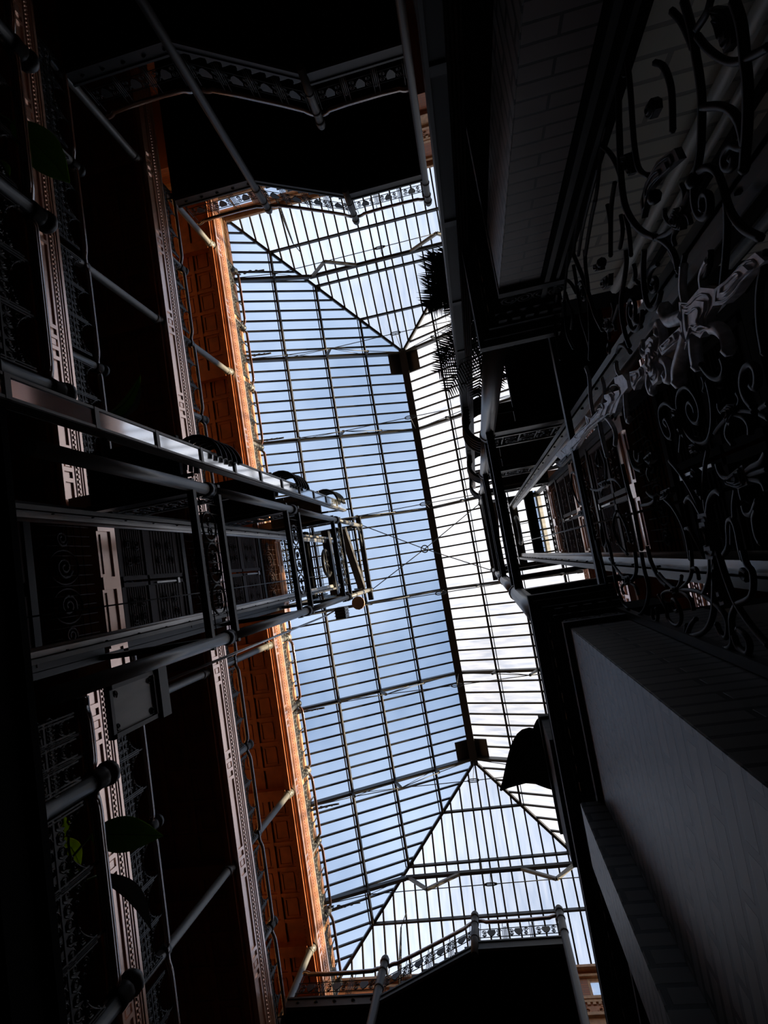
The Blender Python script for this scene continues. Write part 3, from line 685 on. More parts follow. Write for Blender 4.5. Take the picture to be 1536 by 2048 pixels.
def lift(side, xf, xb, s):
    where = 'beside the glass mail chute' if side == 'left' else 'behind the scroll grille'
    xm = (xf + xb) / 2
    cage = thing('lift_cage', (xm, -0.5, 4.0), 'open black iron lift cage of tubes and cross beams %s' % where, 'lift cage')
    tops = [4.55, 8.1, 12.1, 16.05, 19.4]
    for y in (LY0, LY1):
        b = MB(); rr = [0.1, 0.09, 0.075, 0.065] if side == 'right' else [0.085, 0.078, 0.07, 0.065]
        for k in range(4):
            b.lathe(xf, y, [(rr[k], tops[k] - (0.4 if k == 0 and side == 'right' else 0)), (rr[k], tops[k + 1])], 12)
        part('tube_column', b, 'iron_grey', cage)
        c = MB()
        for z in tops[1:]: c.lathe(xf, y, [(0.08, z - 0.14), (0.115, z - 0.1), (0.115, z - 0.03), (0.09, z), (0.115, z + 0.04), (0.08, z + 0.09)], 12)
        part('column_collar', c, 'iron', cage)
        bk = MB().box(xb - 0.05, xb + 0.05, y - 0.05, y + 0.05, 4.5, 19.4)
        part('rear_post', bk, 'iron', cage)
    for i, z in enumerate((7.95, 12.0, 16.0)):
        for zz in (z - 0.42, z + 0.40):
            part('cross_beam', MB().box(xf - 0.05, xf + 0.05, LY0 - 0.1, LY1 + 0.1, zz - 0.04, zz + 0.04), 'iron', cage)
        if side == 'left':
            b = MB(); oval_panel(b, xf, LY0 + 0.08, LY1 - 0.08, z - 0.37, z + 0.35)
            part('oval_grille', b, 'iron', cage)
        for y in (LY0, LY1): part('side_beam', MB().box(xf, xb, y - 0.04, y + 0.04, z - 0.1, z + 0.1), 'iron', cage)
    part('top_frame', MB().box(xf - 0.08, xf + 0.08, LY0 - 0.35, LY1 + 0.35, 19.3, 19.45).box(xb - 0.08, xb + 0.08, LY0 - 0.1, LY1 + 0.1, 19.3, 19.45)
         .box(xf, xb, LY0 - 0.06, LY0 + 0.06, 19.3, 19.45).box(xf, xb, LY1 - 0.06, LY1 + 0.06, 19.3, 19.45).box(xm - 0.05, xm + 0.05, LY0, LY1, 19.3, 19.42), 'iron', cage)
    gb = MB()
    for k in range(1, 5): gb.tube([(xf + (xb - xf) * k / 5, LY0, 19.36), (xf + (xb - xf) * k / 5, LY1, 19.36)], 0.02, 5)
    for k in range(1, 5): gb.tube([(xf, LY0 + (LY1 - LY0) * k / 5, 19.36), (xb, LY0 + (LY1 - LY0) * k / 5, 19.36)], 0.012, 4)
    for y in (LY0 + 0.1, LY1 - 0.1):
        for sg in (-1, 1): gb.tube([(xm + sg * 0.9, y, 18.5), (xm + sg * 0.5, y, 19.3)], 0.035, 6)
    part('top_grille', gb, 'iron', cage)
    ar = MB()
    for k in range(3): ar.tube([(xf, LY0 + (0.1 + 0.12 * k) * (1 - math.cos(a * math.pi / 12)) * 2.2, 18.6 + 0.7 * math.sin(a * math.pi / 12)) for a in range(7)], 0.03, 6)
    part('corner_bracket', ar, 'iron', cage)
    # overhead machinery
    mc = thing('sheave_beams', (xm, -0.5, 17.6), 'dark overhead beams and sheave topping the lift %s' % where, 'lift machinery')
    part('beam', MB().box(xb - s * -0.35, xb - s * -0.62, LY0 + 0.05, LY1 - 0.05, 17.4, 17.75), 'dark_paint', mc)
    part('beam', MB().beam((xf - s * 0.35, LY0 + 0.1, 18.2), (xf - s * 0.15, LY1 - 0.1, 18.9), 0.22, 0.3), 'dark_stone', mc)
    part('beam', MB().box(xm - 0.12, xm + 0.12, LY0 + 0.05, LY1 - 0.05, 18.3, 18.6), 'iron', mc)
    wh = MB(); wh.tube([(xm, -0.5 + 0.42 * math.cos(a * math.pi / 10), 18.0 + 0.42 * math.sin(a * math.pi / 10)) for a in range(20)], 0.06, 6, closed=True)
    for a in range(3): wh.beam((xm, -0.5 - 0.4 * math.cos(a * 1.05), 18.0 - 0.4 * math.sin(a * 1.05)), (xm, -0.5 + 0.4 * math.cos(a * 1.05), 18.0 + 0.4 * math.sin(a * 1.05)), 0.04, 0.04)
    part('sheave', wh, 'iron', mc)
    # guide rails and cable
    for y, w in ((LY0 + 0.36, 'upper'), (LY1 - 0.3, 'lower')):
        inn = -1 if y > -0.5 else 1
        g = thing('guide_rail', (xm, y, 0), 'pale steel guide rail in the lift %s, %s of the two' % (where, w), 'guide rail')
        part('rail', MB().box(xm - 0.035, xm + 0.035, y, y + inn * 0.06, 0.6, 19.2).tube([(xm, y + inn * 0.075, 0.6), (xm, y + inn * 0.075, 19.2)], 0.03, 8), 'steel', g)
        ch = MB().box(xm - 0.11, xm + 0.11, y - inn * 0.012, y, 0.6, 19.2).box(xm - 0.11, xm - 0.095, y - inn * 0.07, y, 0.6, 19.2).box(xm + 0.095, xm + 0.11, y - inn * 0.07, y, 0.6, 19.2)
        part('channel', ch, 'iron_grey', g)
        bo = MB()
        for k in range(26):
            for dx in (-0.07, 0.07): bo.box(xm + dx - 0.012, xm + dx + 0.012, y, y + inn * 0.012, 1.0 + 0.7 * k, 1.024 + 0.7 * k)
        part('bolt', bo, 'dark_paint', g, kind='stuff')
    single('hoist_cable', MB().tube([(xm, -0.12, 3.0), (xm, -0.12, 17.9)], 0.012, 6), 'iron', (xm, -0.12, 3.0), 'thin black hoist cable hanging in the lift %s' % where, 'cable')
    # doors in the rear wall of the shaft
    for fl in (2, 3, 4, 5):
        h = FLOOR[fl]; plain = side == 'right' and fl == 2
        d = thing('lift_gate', (xb, -0.5, h), ('%s dark iron lift doors under a scroll transom, lift %s' if fl < 5 else '%s low lace gate open to the sky, lift %s') % (FNAME[fl], where), 'lift door')
        ye = LY1 + (0.35 if side == 'left' else -0.06)
        si = MB().box(xb - s * 0.4, xb + s * 0.02, LY0 - 0.3, ye, h + 0.03, h + 0.42).box(xb, xb + s * 0.05, LY0 - 0.3, ye, h + 0.34, h + 0.46)
        for yy in (LY0 + 0.2, -0.5, LY1 - 0.2): si.box(xb + s * 0.02, xb + s * 0.055, yy - 0.1, yy + 0.1, h + 0.03, h + 0.42)
        si.box(xb + s * 0.02, xb + s * 0.04, LY0 + 0.35, -0.65, h + 0.1, h + 0.14).box(xb + s * 0.02, xb + s * 0.04, -0.35, LY1 - 0.35, h + 0.1, h + 0.14)
        part('sill_fascia', si, 'fascia' if fl > 2 else 'dark_paint', d)
        if fl == 5:                       # the top landing has only a low lace gate
            lg = MB(); ya, yb2 = LY0 + 0.1, LY1 - 0.1
            for z in (0.48, 0.95, 1.5): lg.box(xb - 0.02, xb + 0.02, ya, yb2, h + z, h + z + 0.04)
            for k in range(13):
                y = ya + (yb2 - ya) * k / 12; lg.box(xb - 0.012, xb + 0.012, y - 0.012, y + 0.012, h + 0.48, h + 1.5)
            for k in range(12):
                y = ya + (yb2 - ya) * (k + 0.5) / 12
                for zc in (0.72, 1.12, 1.34): lg.tube([(xb, yy, z) for yy, z in spiral(y, h + zc, 0.075, 0.015, k, 1.6 if k % 2 else -1.6, 12)], 0.012, 4)
            part('lace_gate', lg, 'iron', d)
            continue
        top = h + 2.55; ya, yb2 = LY0 + 0.1, LY1 - 0.1
        fr = MB().box(xb - 0.05, xb + 0.05, ya - 0.06, ya + 0.04, h + 0.46, h + 3.9).box(xb - 0.05, xb + 0.05, yb2 - 0.04, yb2 + 0.06, h + 0.46, h + 3.9).box(xb - 0.06, xb + 0.06, ya, yb2, top, top + 0.12)
        part('door_frame', fr, 'dark_paint' if plain else 'iron', d)
        for a, b2 in ((ya + 0.06, -0.52), (-0.48, yb2 - 0.06)):
            lf = MB().box(xb - s * 0.01, xb + s * 0.01, a, b2, h + 0.5, top)
            zs = (h + 0.5, h + 1.3, top)
            for z in (h + 0.5, h + 1.27, top - 0.07): lf.box(xb, xb + s * 0.035, a, b2, z, z + 0.07)
            for y in (a, b2 - 0.07): lf.box(xb, xb + s * 0.035, y, y + 0.07, h + 0.5, top)
            lv = part('door_leaf', lf, 'dark_paint' if plain else 'door_iron', d)
            orn = MB()
            for zc, hh in ((h + 0.92, 0.5), (h + 1.92, 0.75)):
                for q in (-1, 1):
                    for w in (-1, 1): orn.tube([(xb + s * 0.03, y, z) for y, z in spiral((a + b2) / 2 + q * 0.14, zc + w * hh * 0.25, 0.11, 0.02, 0.8, q * w * 1.6, 14)], 0.011, 4)
                for k in range(9): orn.tube([(xb + s * 0.015, a + 0.08, zc - hh / 2 + hh * k / 8), (xb + s * 0.015, b2 - 0.08, zc - hh / 2 + hh * k / 8)], 0.007, 4)
            part('scrollwork', orn, 'dark_paint' if plain else 'door_iron', lv)
        hd = MB().box(xb + s * 0.03, xb + s * 0.07, -0.46, -0.43, h + 1.5, h + 2.2).box(xb + s * 0.03, xb + s * 0.09, -0.5, -0.4, h + 2.2, h + 2.27)
        part('handle_bar', hd, 'steel', d)
        tg = MB()
        for k in range(15):
            y = ya + (yb2 - ya) * k / 14; tg.tube([(xb, y, top + 0.12), (xb, y, h + 3.9)], 0.008, 4)
        for k in range(1, 8): tg.tube([(xb, ya, top + 0.12 + 1.2 * k / 8), (xb, yb2, top + 0.12 + 1.2 * k / 8)], 0.008, 4)
        for q in (-1, 1):
            for w, rr in ((0.28, 0.17), (0.7, 0.12)): tg.tube([(xb + s * 0.02, y, z) for y, z in spiral(-0.5 + q * w, top + 0.72, rr, 0.03, 1.2, q * 1.7, 18)], 0.022, 5)
            tg.tube([(xb + s * 0.02, -0.5 + q * 0.28 + 0.25 * math.cos(a * math.pi / 10), top + 0.72 + 0.3 * math.sin(a * math.pi / 10)) for a in range(20)], 0.014, 4, closed=True)
        part('transom_grille', tg, 'dark_paint' if plain else 'door_iron', d)
    # pierced landing screens beside the shaft and curved landing rails by the mail chute
    for fl in (3, 4, 5):
        h = FLOOR[fl]
        sc = thing('landing_screen', (xm, LY0 - 0.05, h), 'pierced black iron screen at the %s landing of the lift %s' % (FNAME[fl], where), 'screen')
        y = LY0 - 0.06
        part('rail', MB().box(xf, xb, y - 0.03, y + 0.03, h - 0.1, h + 0.12).box(xf, xb, y - 0.02, y + 0.02, h + 1.35, h + 1.43).box(xf, xb, y - 0.02, y + 0.02, h + 0.6, h + 0.66), 'iron_grey', sc)
        b = MB().box(min(xf, xb) + 0.1, max(xf, xb) - 0.1, y - 0.01, y, h + 0.12, h + 0.6)
        w = abs(xb - xf); x0 = min(xf, xb)
        for k in range(7):
            for q in (0, 1):
                b.tube([(x, y + 0.012, z) for x, z in spiral(x0 + w * (k + 0.5) / 7, h + 0.82 + 0.33 * q, 0.12, 0.02, k + q, 1.7 if (k + q) % 2 else -1.7, 14)], 0.014, 4)
        for k in range(15): b.box(x0 + w * k / 14 - 0.008, x0 + w * k / 14 + 0.008, y - 0.01, y + 0.005, h + 0.66, h + 1.35)
        part('pierced_panel', b, 'iron', sc)
        part('landing_soffit', MB().box(xf - s * 0.42, xb, y - (0.9 if side == 'left' else 1.4), y - 0.05, h + 0.02, h + 0.1).box(x0 + 0.2, x0 + w - 0.2, y - 0.75, y - 0.7, h - 0.02, h + 0.02).box(x0 + 0.2, x0 + w - 0.2, y - 0.25, y - 0.2, h - 0.02, h + 0.02), 'dark_stone', sc)
        cr_ = thing('curved_rail', (xf, -2.3, h + 0.5), 'bent black rails at the %s landing of the lift %s' % (FNAME[fl], where), 'railing')
        for k in range(5):
            z = h + 0.55 + 0.2 * k
            if side == 'left': pts = [(-4.25 + 0.42 * math.cos(math.pi * (0.5 + a / 12.0) - math.pi / 2), -2.25 - 0.42 * math.sin(math.pi * a / 12.0), z) for a in range(13)]
            else: pts = [(0.5 - 0.34 * math.sin(math.pi * a / 12.0), -1.98 + 0.34 * math.cos(math.pi * a / 12.0), z) for a in range(13)]
            part('bent_rail', MB().tube(pts, 0.04 if k < 4 else 0.05, 7), 'iron', cr_)
    return cage
lift('left', -3.85, -5.85, 1)
lift('right', 0.44, 2.3, -1)

# rod cross with a ring between the two lift tops
cb = thing('rod_cross', (-1.7, -0.5, 19.4), 'four thin rods meeting at a small spoked ring between the two lift cages', 'brace')
ctr = Vector((-1.72, -0.45, 19.3))
rg = MB().tube([ctr + Vector((0.12 * math.cos(a * math.pi / 8), 0.12 * math.sin(a * math.pi / 8), 0)) for a in range(16)], 0.02, 5, closed=True)
part('ring', rg, 'iron', cb)
for e in ((-3.85, LY0 - 0.05, 19.38), (-3.85, LY1 + 0.05, 19.38), (0.44, LY0 - 0.05, 19.38), (0.44, LY1 + 0.05, 19.38)):
    part('rod', MB().tube([ctr, e], 0.016, 5), 'iron', cb)
# small fittings under the left lift head
fx = thing('junction_box', (-3.9, 0.95, 15.2), 'small ribbed metal box clamped outside the lift beside the glass chute', 'box')
part('casing', MB().box(-4.0, -3.72, 0.82, 1.12, 14.9, 15.3), 'iron_grey', fx)
part('fin', MB().box(-4.02, -3.7, 0.86, 0.88, 14.88, 15.32).box(-4.02, -3.7, 0.94, 0.96, 14.88, 15.32).box(-4.02, -3.7, 1.02, 1.04, 14.88, 15.32), 'steel', fx)
fx = thing('dome_lamp', (-3.65, 0.85, 16.4), 'pale round dome lamp near the top of the lift beside the glass chute', 'lamp')
part('shade', MB().lathe(-3.65, 0.85, [(0.05, 16.5), (0.16, 16.46), (0.2, 16.36), (0.19, 16.33)], 12), 'lamp', fx)
part('stem', MB().tube([(-3.65, 0.85, 16.5), (-3.78, 0.72, 16.7)], 0.02, 6), 'iron', fx)
dg = single('conduit_pipe', MB().tube([(-4.15, 0.95, 5.9), (-4.15, 0.95, 14.6)], 0.022, 6).tube([(-4.15, 0.95, 14.6), (-3.95, 0.85, 15.0)], 0.022, 6), 'steel', (-4.15, 0.95, 5.9), 'slim steel conduit running up outside the lift beside the glass chute', 'pipe')
mp_ = thing('metal_panel', (-4.1, 1.0, 5.6), 'grey sheet metal panel with corner ornaments at the second floor below the lift', 'panel')
part('sheet', MB().box(-4.12, -4.08, 0.74, 1.3, 5.55, 6.42), 'iron_grey', mp_)
fr = MB().box(-4.08, -4.05, 0.74, 1.3, 5.55, 5.6).box(-4.08, -4.05, 0.74, 1.3, 6.37, 6.42).box(-4.08, -4.05, 0.74, 0.79, 5.55, 6.42).box(-4.08, -4.05, 1.25, 1.3, 5.55, 6.42)
for (yy, zz, q) in ((0.85, 5.66, 1), (1.19, 5.66, -1), (0.85, 6.31, 1), (1.19, 6.31, -1)): fr.tube([(-4.07, y, z) for y, z in spiral(yy, zz, 0.045, 0.01, 0.5, q * 1.3, 10)], 0.009, 4)
part('frame', fr, 'iron', mp_)
part('side_strip', MB().box(-4.2, -4.02, 0.72, 1.32, 6.44, 6.62), 'iron', mp_)

# ================================================================ MAIL CHUTES
def chute(label, x0, x1, y0, y1, h0, h1, panes, reeds, group='glass-fronted mail chutes'):
    """panes / reeds: which faces carry glass panes and reeded moulding"""
    t = thing('mail_chute', ((x0 + x1) / 2, (y0 + y1) / 2, h0), label, 'mail chute', group)
    dk = panes != '+X'
    part('back_channel', MB().box(x0, x1, y0, y1, h0, h1), 'stringer_iron' if dk else 'iron_grey', t)
    n = int((h1 - h0) / 1.18); p = MB(); fr = MB(); rd = MB()
    if panes == '+X':
        fr.box(x1, x1 + 0.03, y0, y0 + 0.03, h0, h1).box(x1, x1 + 0.03, y1 - 0.03, y1, h0, h1)
    else:
        fr.box(x0, x0 + 0.02, y1, y1 + 0.03, h0, h1)
    gl = []
    for k in range(n):
        z0 = h0 + (h1 - h0) * k / n; z1 = h0 + (h1 - h0) * (k + 1) / n
        if panes == '+X':
            part('glass_pane', MB().box(x1, x1 + 0.012, y0 + 0.035, y1 - 0.035, z0 + 0.04, z1 - 0.04), 'pane', t); fr.box(x1, x1 + 0.035, y0, y1, z0 - 0.035, z0 + 0.035)
        else:
            xm = x0 + (x1 - x0) * 0.55
            part('glass_pane', MB().box(x0 + 0.02, xm, y1, y1 + 0.01, z0 + 0.04, z1 - 0.04), 'dark_pane', t); fr.box(x0, xm, y1, y1 + 0.022, z0 - 0.03, z0 + 0.03)
    part('pane_frame', fr, 'stringer_iron' if dk else 'iron_grey', t)
    for k in range(4):
        if panes == '+X': rd.tube([(x1 - 0.02 - 0.035 * k, y1 + 0.008, h0), (x1 - 0.02 - 0.035 * k, y1 + 0.008, h1)], 0.016, 6)
        else:
            xx = x0 + (x1 - x0) * 0.62 + 0.02 * k; rd.tube([(xx, y1 + 0.012, h0), (xx, y1 + 0.012, h1)], 0.0105, 6)
    part('reeded_moulding', rd, 'iron_grey' if panes == '+X' else 'reed', t)
    return t
chute('long mail chute with pale glass panes beside the far lift cage', -4.12, -3.93, -2.33, -2.08, 3.2, 18.0, '+X', '+Y')
chute('long dark mail chute with reeded side rising past the palms and carved capital', 0.155, 0.335, -2.32, -2.2, 1.2, 19.4, '+Y', '+Y')
for fl in (3, 5):
    single('chute_bracket', MB().box(0.2, 0.6, -2.34, -2.3, FLOOR[fl] + 0.1, FLOOR[fl] + 0.3), 'iron', (0.4, -2.32, FLOOR[fl]), 'iron arm holding the dark mail chute at the %s landing' % FNAME[fl], 'bracket')

# ================================================================ SECOND-FLOOR EDGES
g2 = thing('second_floor_gallery', (-4.1, 0, 4.05), 'dark second-floor gallery below the third-floor fascia, stout newels along its edge', 'gallery')
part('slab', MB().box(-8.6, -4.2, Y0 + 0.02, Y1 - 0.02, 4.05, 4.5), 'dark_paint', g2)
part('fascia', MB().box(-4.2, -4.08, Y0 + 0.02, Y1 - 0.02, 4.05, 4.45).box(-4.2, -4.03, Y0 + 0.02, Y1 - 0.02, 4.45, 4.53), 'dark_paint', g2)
railing_run(2, -4.2, 1, [-8.85, -6.75, -4.65, -2.55], 'shadowed lacy railing on the second-floor gallery above the lift, %s section from the top', r=0.055)
railing_run(2, -4.2, 1, [0.8, 1.65, 3.75], 'shadowed lacy railing on the second-floor gallery below the lift, %s section from the lift', r=0.055)
src = None
for i, y in enumerate([-6.75, -4.65, -2.55, 1.65, 3.75]):
    lab = 'stout round-capped black newel post on the second-floor gallery, %s from the top' % ORD[i]
    if src is None:
        t = thing('newel_post', (-4.24, y, 4.55), lab, 'post', 'stout newels on the second-floor gallery')
        b, k = newel(0, 0.09)
        part('shaft', b, 'iron', t, org=(0, 0, 0)); part('knob', k, 'iron', t, org=(0, 0, 0)); src = t
    else: dup(src, (-4.24, y, 4.55), lab)
# piers under the left gallery edge (behind the picture's left border, they carry it)
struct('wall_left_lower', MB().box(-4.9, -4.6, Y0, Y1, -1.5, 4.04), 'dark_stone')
# ================================================================ RIGHT SIDE: PIERS, CORNICE, SHAFT WALLS
def pier(label, x0, x1, y0, y1, mats, htop=3.5, cap=True, face=1):
    """glazed brick pier; mats: (material of the faces running across, material of the faces running along)"""
    t = thing('brick_pier', ((x0 + x1) / 2, (y0 + y1) / 2, -1.5), label, 'pier')
    e = 0.004
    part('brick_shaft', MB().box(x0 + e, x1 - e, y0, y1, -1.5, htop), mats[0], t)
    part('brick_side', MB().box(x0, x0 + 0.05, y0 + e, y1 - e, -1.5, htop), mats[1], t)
    return t
p_lo = pier('big grey glazed brick pier beside the scroll grille at the photo bottom', 0.45, 1.2, 0.515, 1.5, ('brickX', 'brickY'))
p_lo2 = pier('narrow projecting brick pilaster beyond the big grey pier', 0.322, 1.2, 1.503, 1.86, ('brickX', 'brickY'))
p_up = pier('dark brick pier under the carved capital beside the scroll grille, photo top', 0.425, 0.68, -2.02, -1.6, ('brick_warm', 'brickY'))
jp = thing('grille_jamb', (0.76, -1.64, -1.5), 'wide black jamb of ribbed iron between the upper brick pier and the grille', 'jamb')
part('jamb_board', MB().box(0.682, 0.84, -1.655, -1.6, -1.5, 4.05), 'dark_paint', jp)
part('rib', MB().box(0.70, 0.73, -1.6, -1.575, -1.5, 4.05).box(0.70, 0.84, -1.6, -1.585, 3.9, 4.05), 'iron', jp)
part('rib', MB().box(0.77, 0.79, -1.6, -1.58, -1.5, 4.05), 'iron', jp)
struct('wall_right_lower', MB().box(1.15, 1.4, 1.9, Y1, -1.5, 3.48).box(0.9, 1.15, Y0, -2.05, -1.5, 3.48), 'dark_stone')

def entablature(label, xs, ya, yb, corner):
    """frieze, dentils and cornice of the second-floor edge; corner: the y of the end that turns into the lift bay"""
    q = 1 if corner == ya else -1                     # q: inward direction from the corner
    t = thing('carved_entablature', (xs, corner, 3.5), label, 'cornice', 'second-floor cornices on the right')
    def ring(x_off, y_off, z0, z1, mb):
        a, b = (corner - q * y_off, yb if q > 0 else ya)
        mb.box(0.45 - x_off, 0.84, min(a, b), max(a, b), z0, z1)
    b = MB(); ring(0.03, 0.03, 3.5, 3.56, b); ring(0.0, 0.0, 3.56, 3.74, b)
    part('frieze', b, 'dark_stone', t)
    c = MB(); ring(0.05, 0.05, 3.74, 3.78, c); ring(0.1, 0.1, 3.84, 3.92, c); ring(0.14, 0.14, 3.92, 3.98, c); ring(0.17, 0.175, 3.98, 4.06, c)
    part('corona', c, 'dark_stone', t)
    d = MB(); a, e = (corner, yb if q > 0 else ya); n = int(abs(e - a) / 0.11)
    for k in range(min(n, 60)):
        y = a + q * (0.11 * k); d.box(0.365, 0.42, y, y + 0.06 * q, 3.78, 3.835)
    for k in range(5): d.box(0.42 + 0.09 * k, 0.475 + 0.09 * k, corner - q * 0.085, corner - q * 0.03, 3.78, 3.835)
    d.box(0.415, 0.425, min(a, a + q * 6.6), max(a, a + q * 6.6), 3.775, 3.84).box(0.4, 0.85, corner - q * 0.035, corner - q * 0.028, 3.775, 3.84)
    part('dentils', d, 'dark_stone', t)
    o = MB(); yf = corner - q * 0.012
    for k in range(2):
        cx = 0.545 + 0.2 * k
        for sg in (-1, 1): o.tube([(x, yf, z) for x, z in spiral(cx + sg * 0.045, 3.65, 0.05, 0.012, math.pi / 2, sg * 1.5, 14)], 0.011, 5)
        o.tube([(cx + 0.1 * math.cos(a2 * math.pi / 8), yf, 3.65 + 0.07 * math.sin(a2 * math.pi / 8)) for a2 in range(16)], 0.01, 5, closed=True)
    for k in range(12):
        y = corner + q * (0.12 + 0.16 * k)
        if min(a, e) < y < max(a, e): o.tube([(0.442, yy, z) for yy, z in spiral(y, 3.65, 0.07, 0.015, k, 1.5 if k % 2 else -1.5, 14)], 0.012, 5)
    part('carving', o, 'dark_stone', t)
    return t
entablature('dark carved cornice over the big grey brick pier, against the sky', 0.45, 0.515, Y1 - 0.02, 0.515)
entablature('dark carved cornice and capital over the brick pier at the photo top', 0.45, Y0 + 0.02, -1.6, -1.6)
g3 = thing('second_floor_gallery', (0.3, 0, 4.06), 'dark second-floor gallery slab resting on the brick piers', 'gallery')
part('slab', MB().box(0.3, 1.2, 0.53, Y1 - 0.02, 4.065, 4.45).box(1.2, 5.2, 0.64, Y1 - 0.02, 4.06, 4.45), 'dark_paint', g3)
part('slab', MB().box(0.3, 0.84, Y0 + 0.02, -1.615, 4.065, 4.45).box(0.84, 5.2, Y0 + 0.02, -1.7, 4.06, 4.45), 'dark_paint', g3)
pl = thing('planter_box', (0.4, 1.9, 4.45), 'dark planter box on the gallery edge under the broad black leaves', 'planter')
part('box', MB().box(0.275, 0.6, 1.45, 2.36, 4.46, 5.0), 'dark_stone', pl)
part('rim', MB().box(0.255, 0.62, 1.43, 2.38, 5.0, 5.06), 'dark_stone', pl)
# shaft enclosure at the lobby, seen through the grille
struct('wall_shaft_upper', MB().box(0.84, 3.2, -1.9, -1.66, -1.5, 4.05), 'shaft_brick')
struct('wall_shaft_lower', MB().box(1.21, 3.2, 0.62, 0.8, -1.5, 4.05), 'plaster')
struct('wall_shaft_rear', MB().box(2.62, 2.75, -1.65, 0.62, -1.5, 4.05), 'dark_paint')
pp = thing('wall_pipe', (1.3, -1.6, -1.5), 'pair of vertical pipes on the pale brick wall behind the grille', 'pipe')
for x, rr in ((1.22, 0.03), (1.32, 0.02)): part('pipe', MB().tube([(x, -1.6, -1.5), (x, -1.6, 3.9)], rr, 8), 'shaft_pipe', pp)
part('pipe', MB().box(1.42, 1.45, -1.655, -1.62, -1.5, 3.9), 'iron', pp)
pp = thing('wall_pipe', (1.95, -1.6, -1.5), 'single thick dark pipe on the pale brick wall behind the grille', 'pipe')
part('pipe', MB().tube([(1.95, -1.6, -1.5), (1.95, -1.6, 3.9)], 0.045, 8), 'iron', pp)
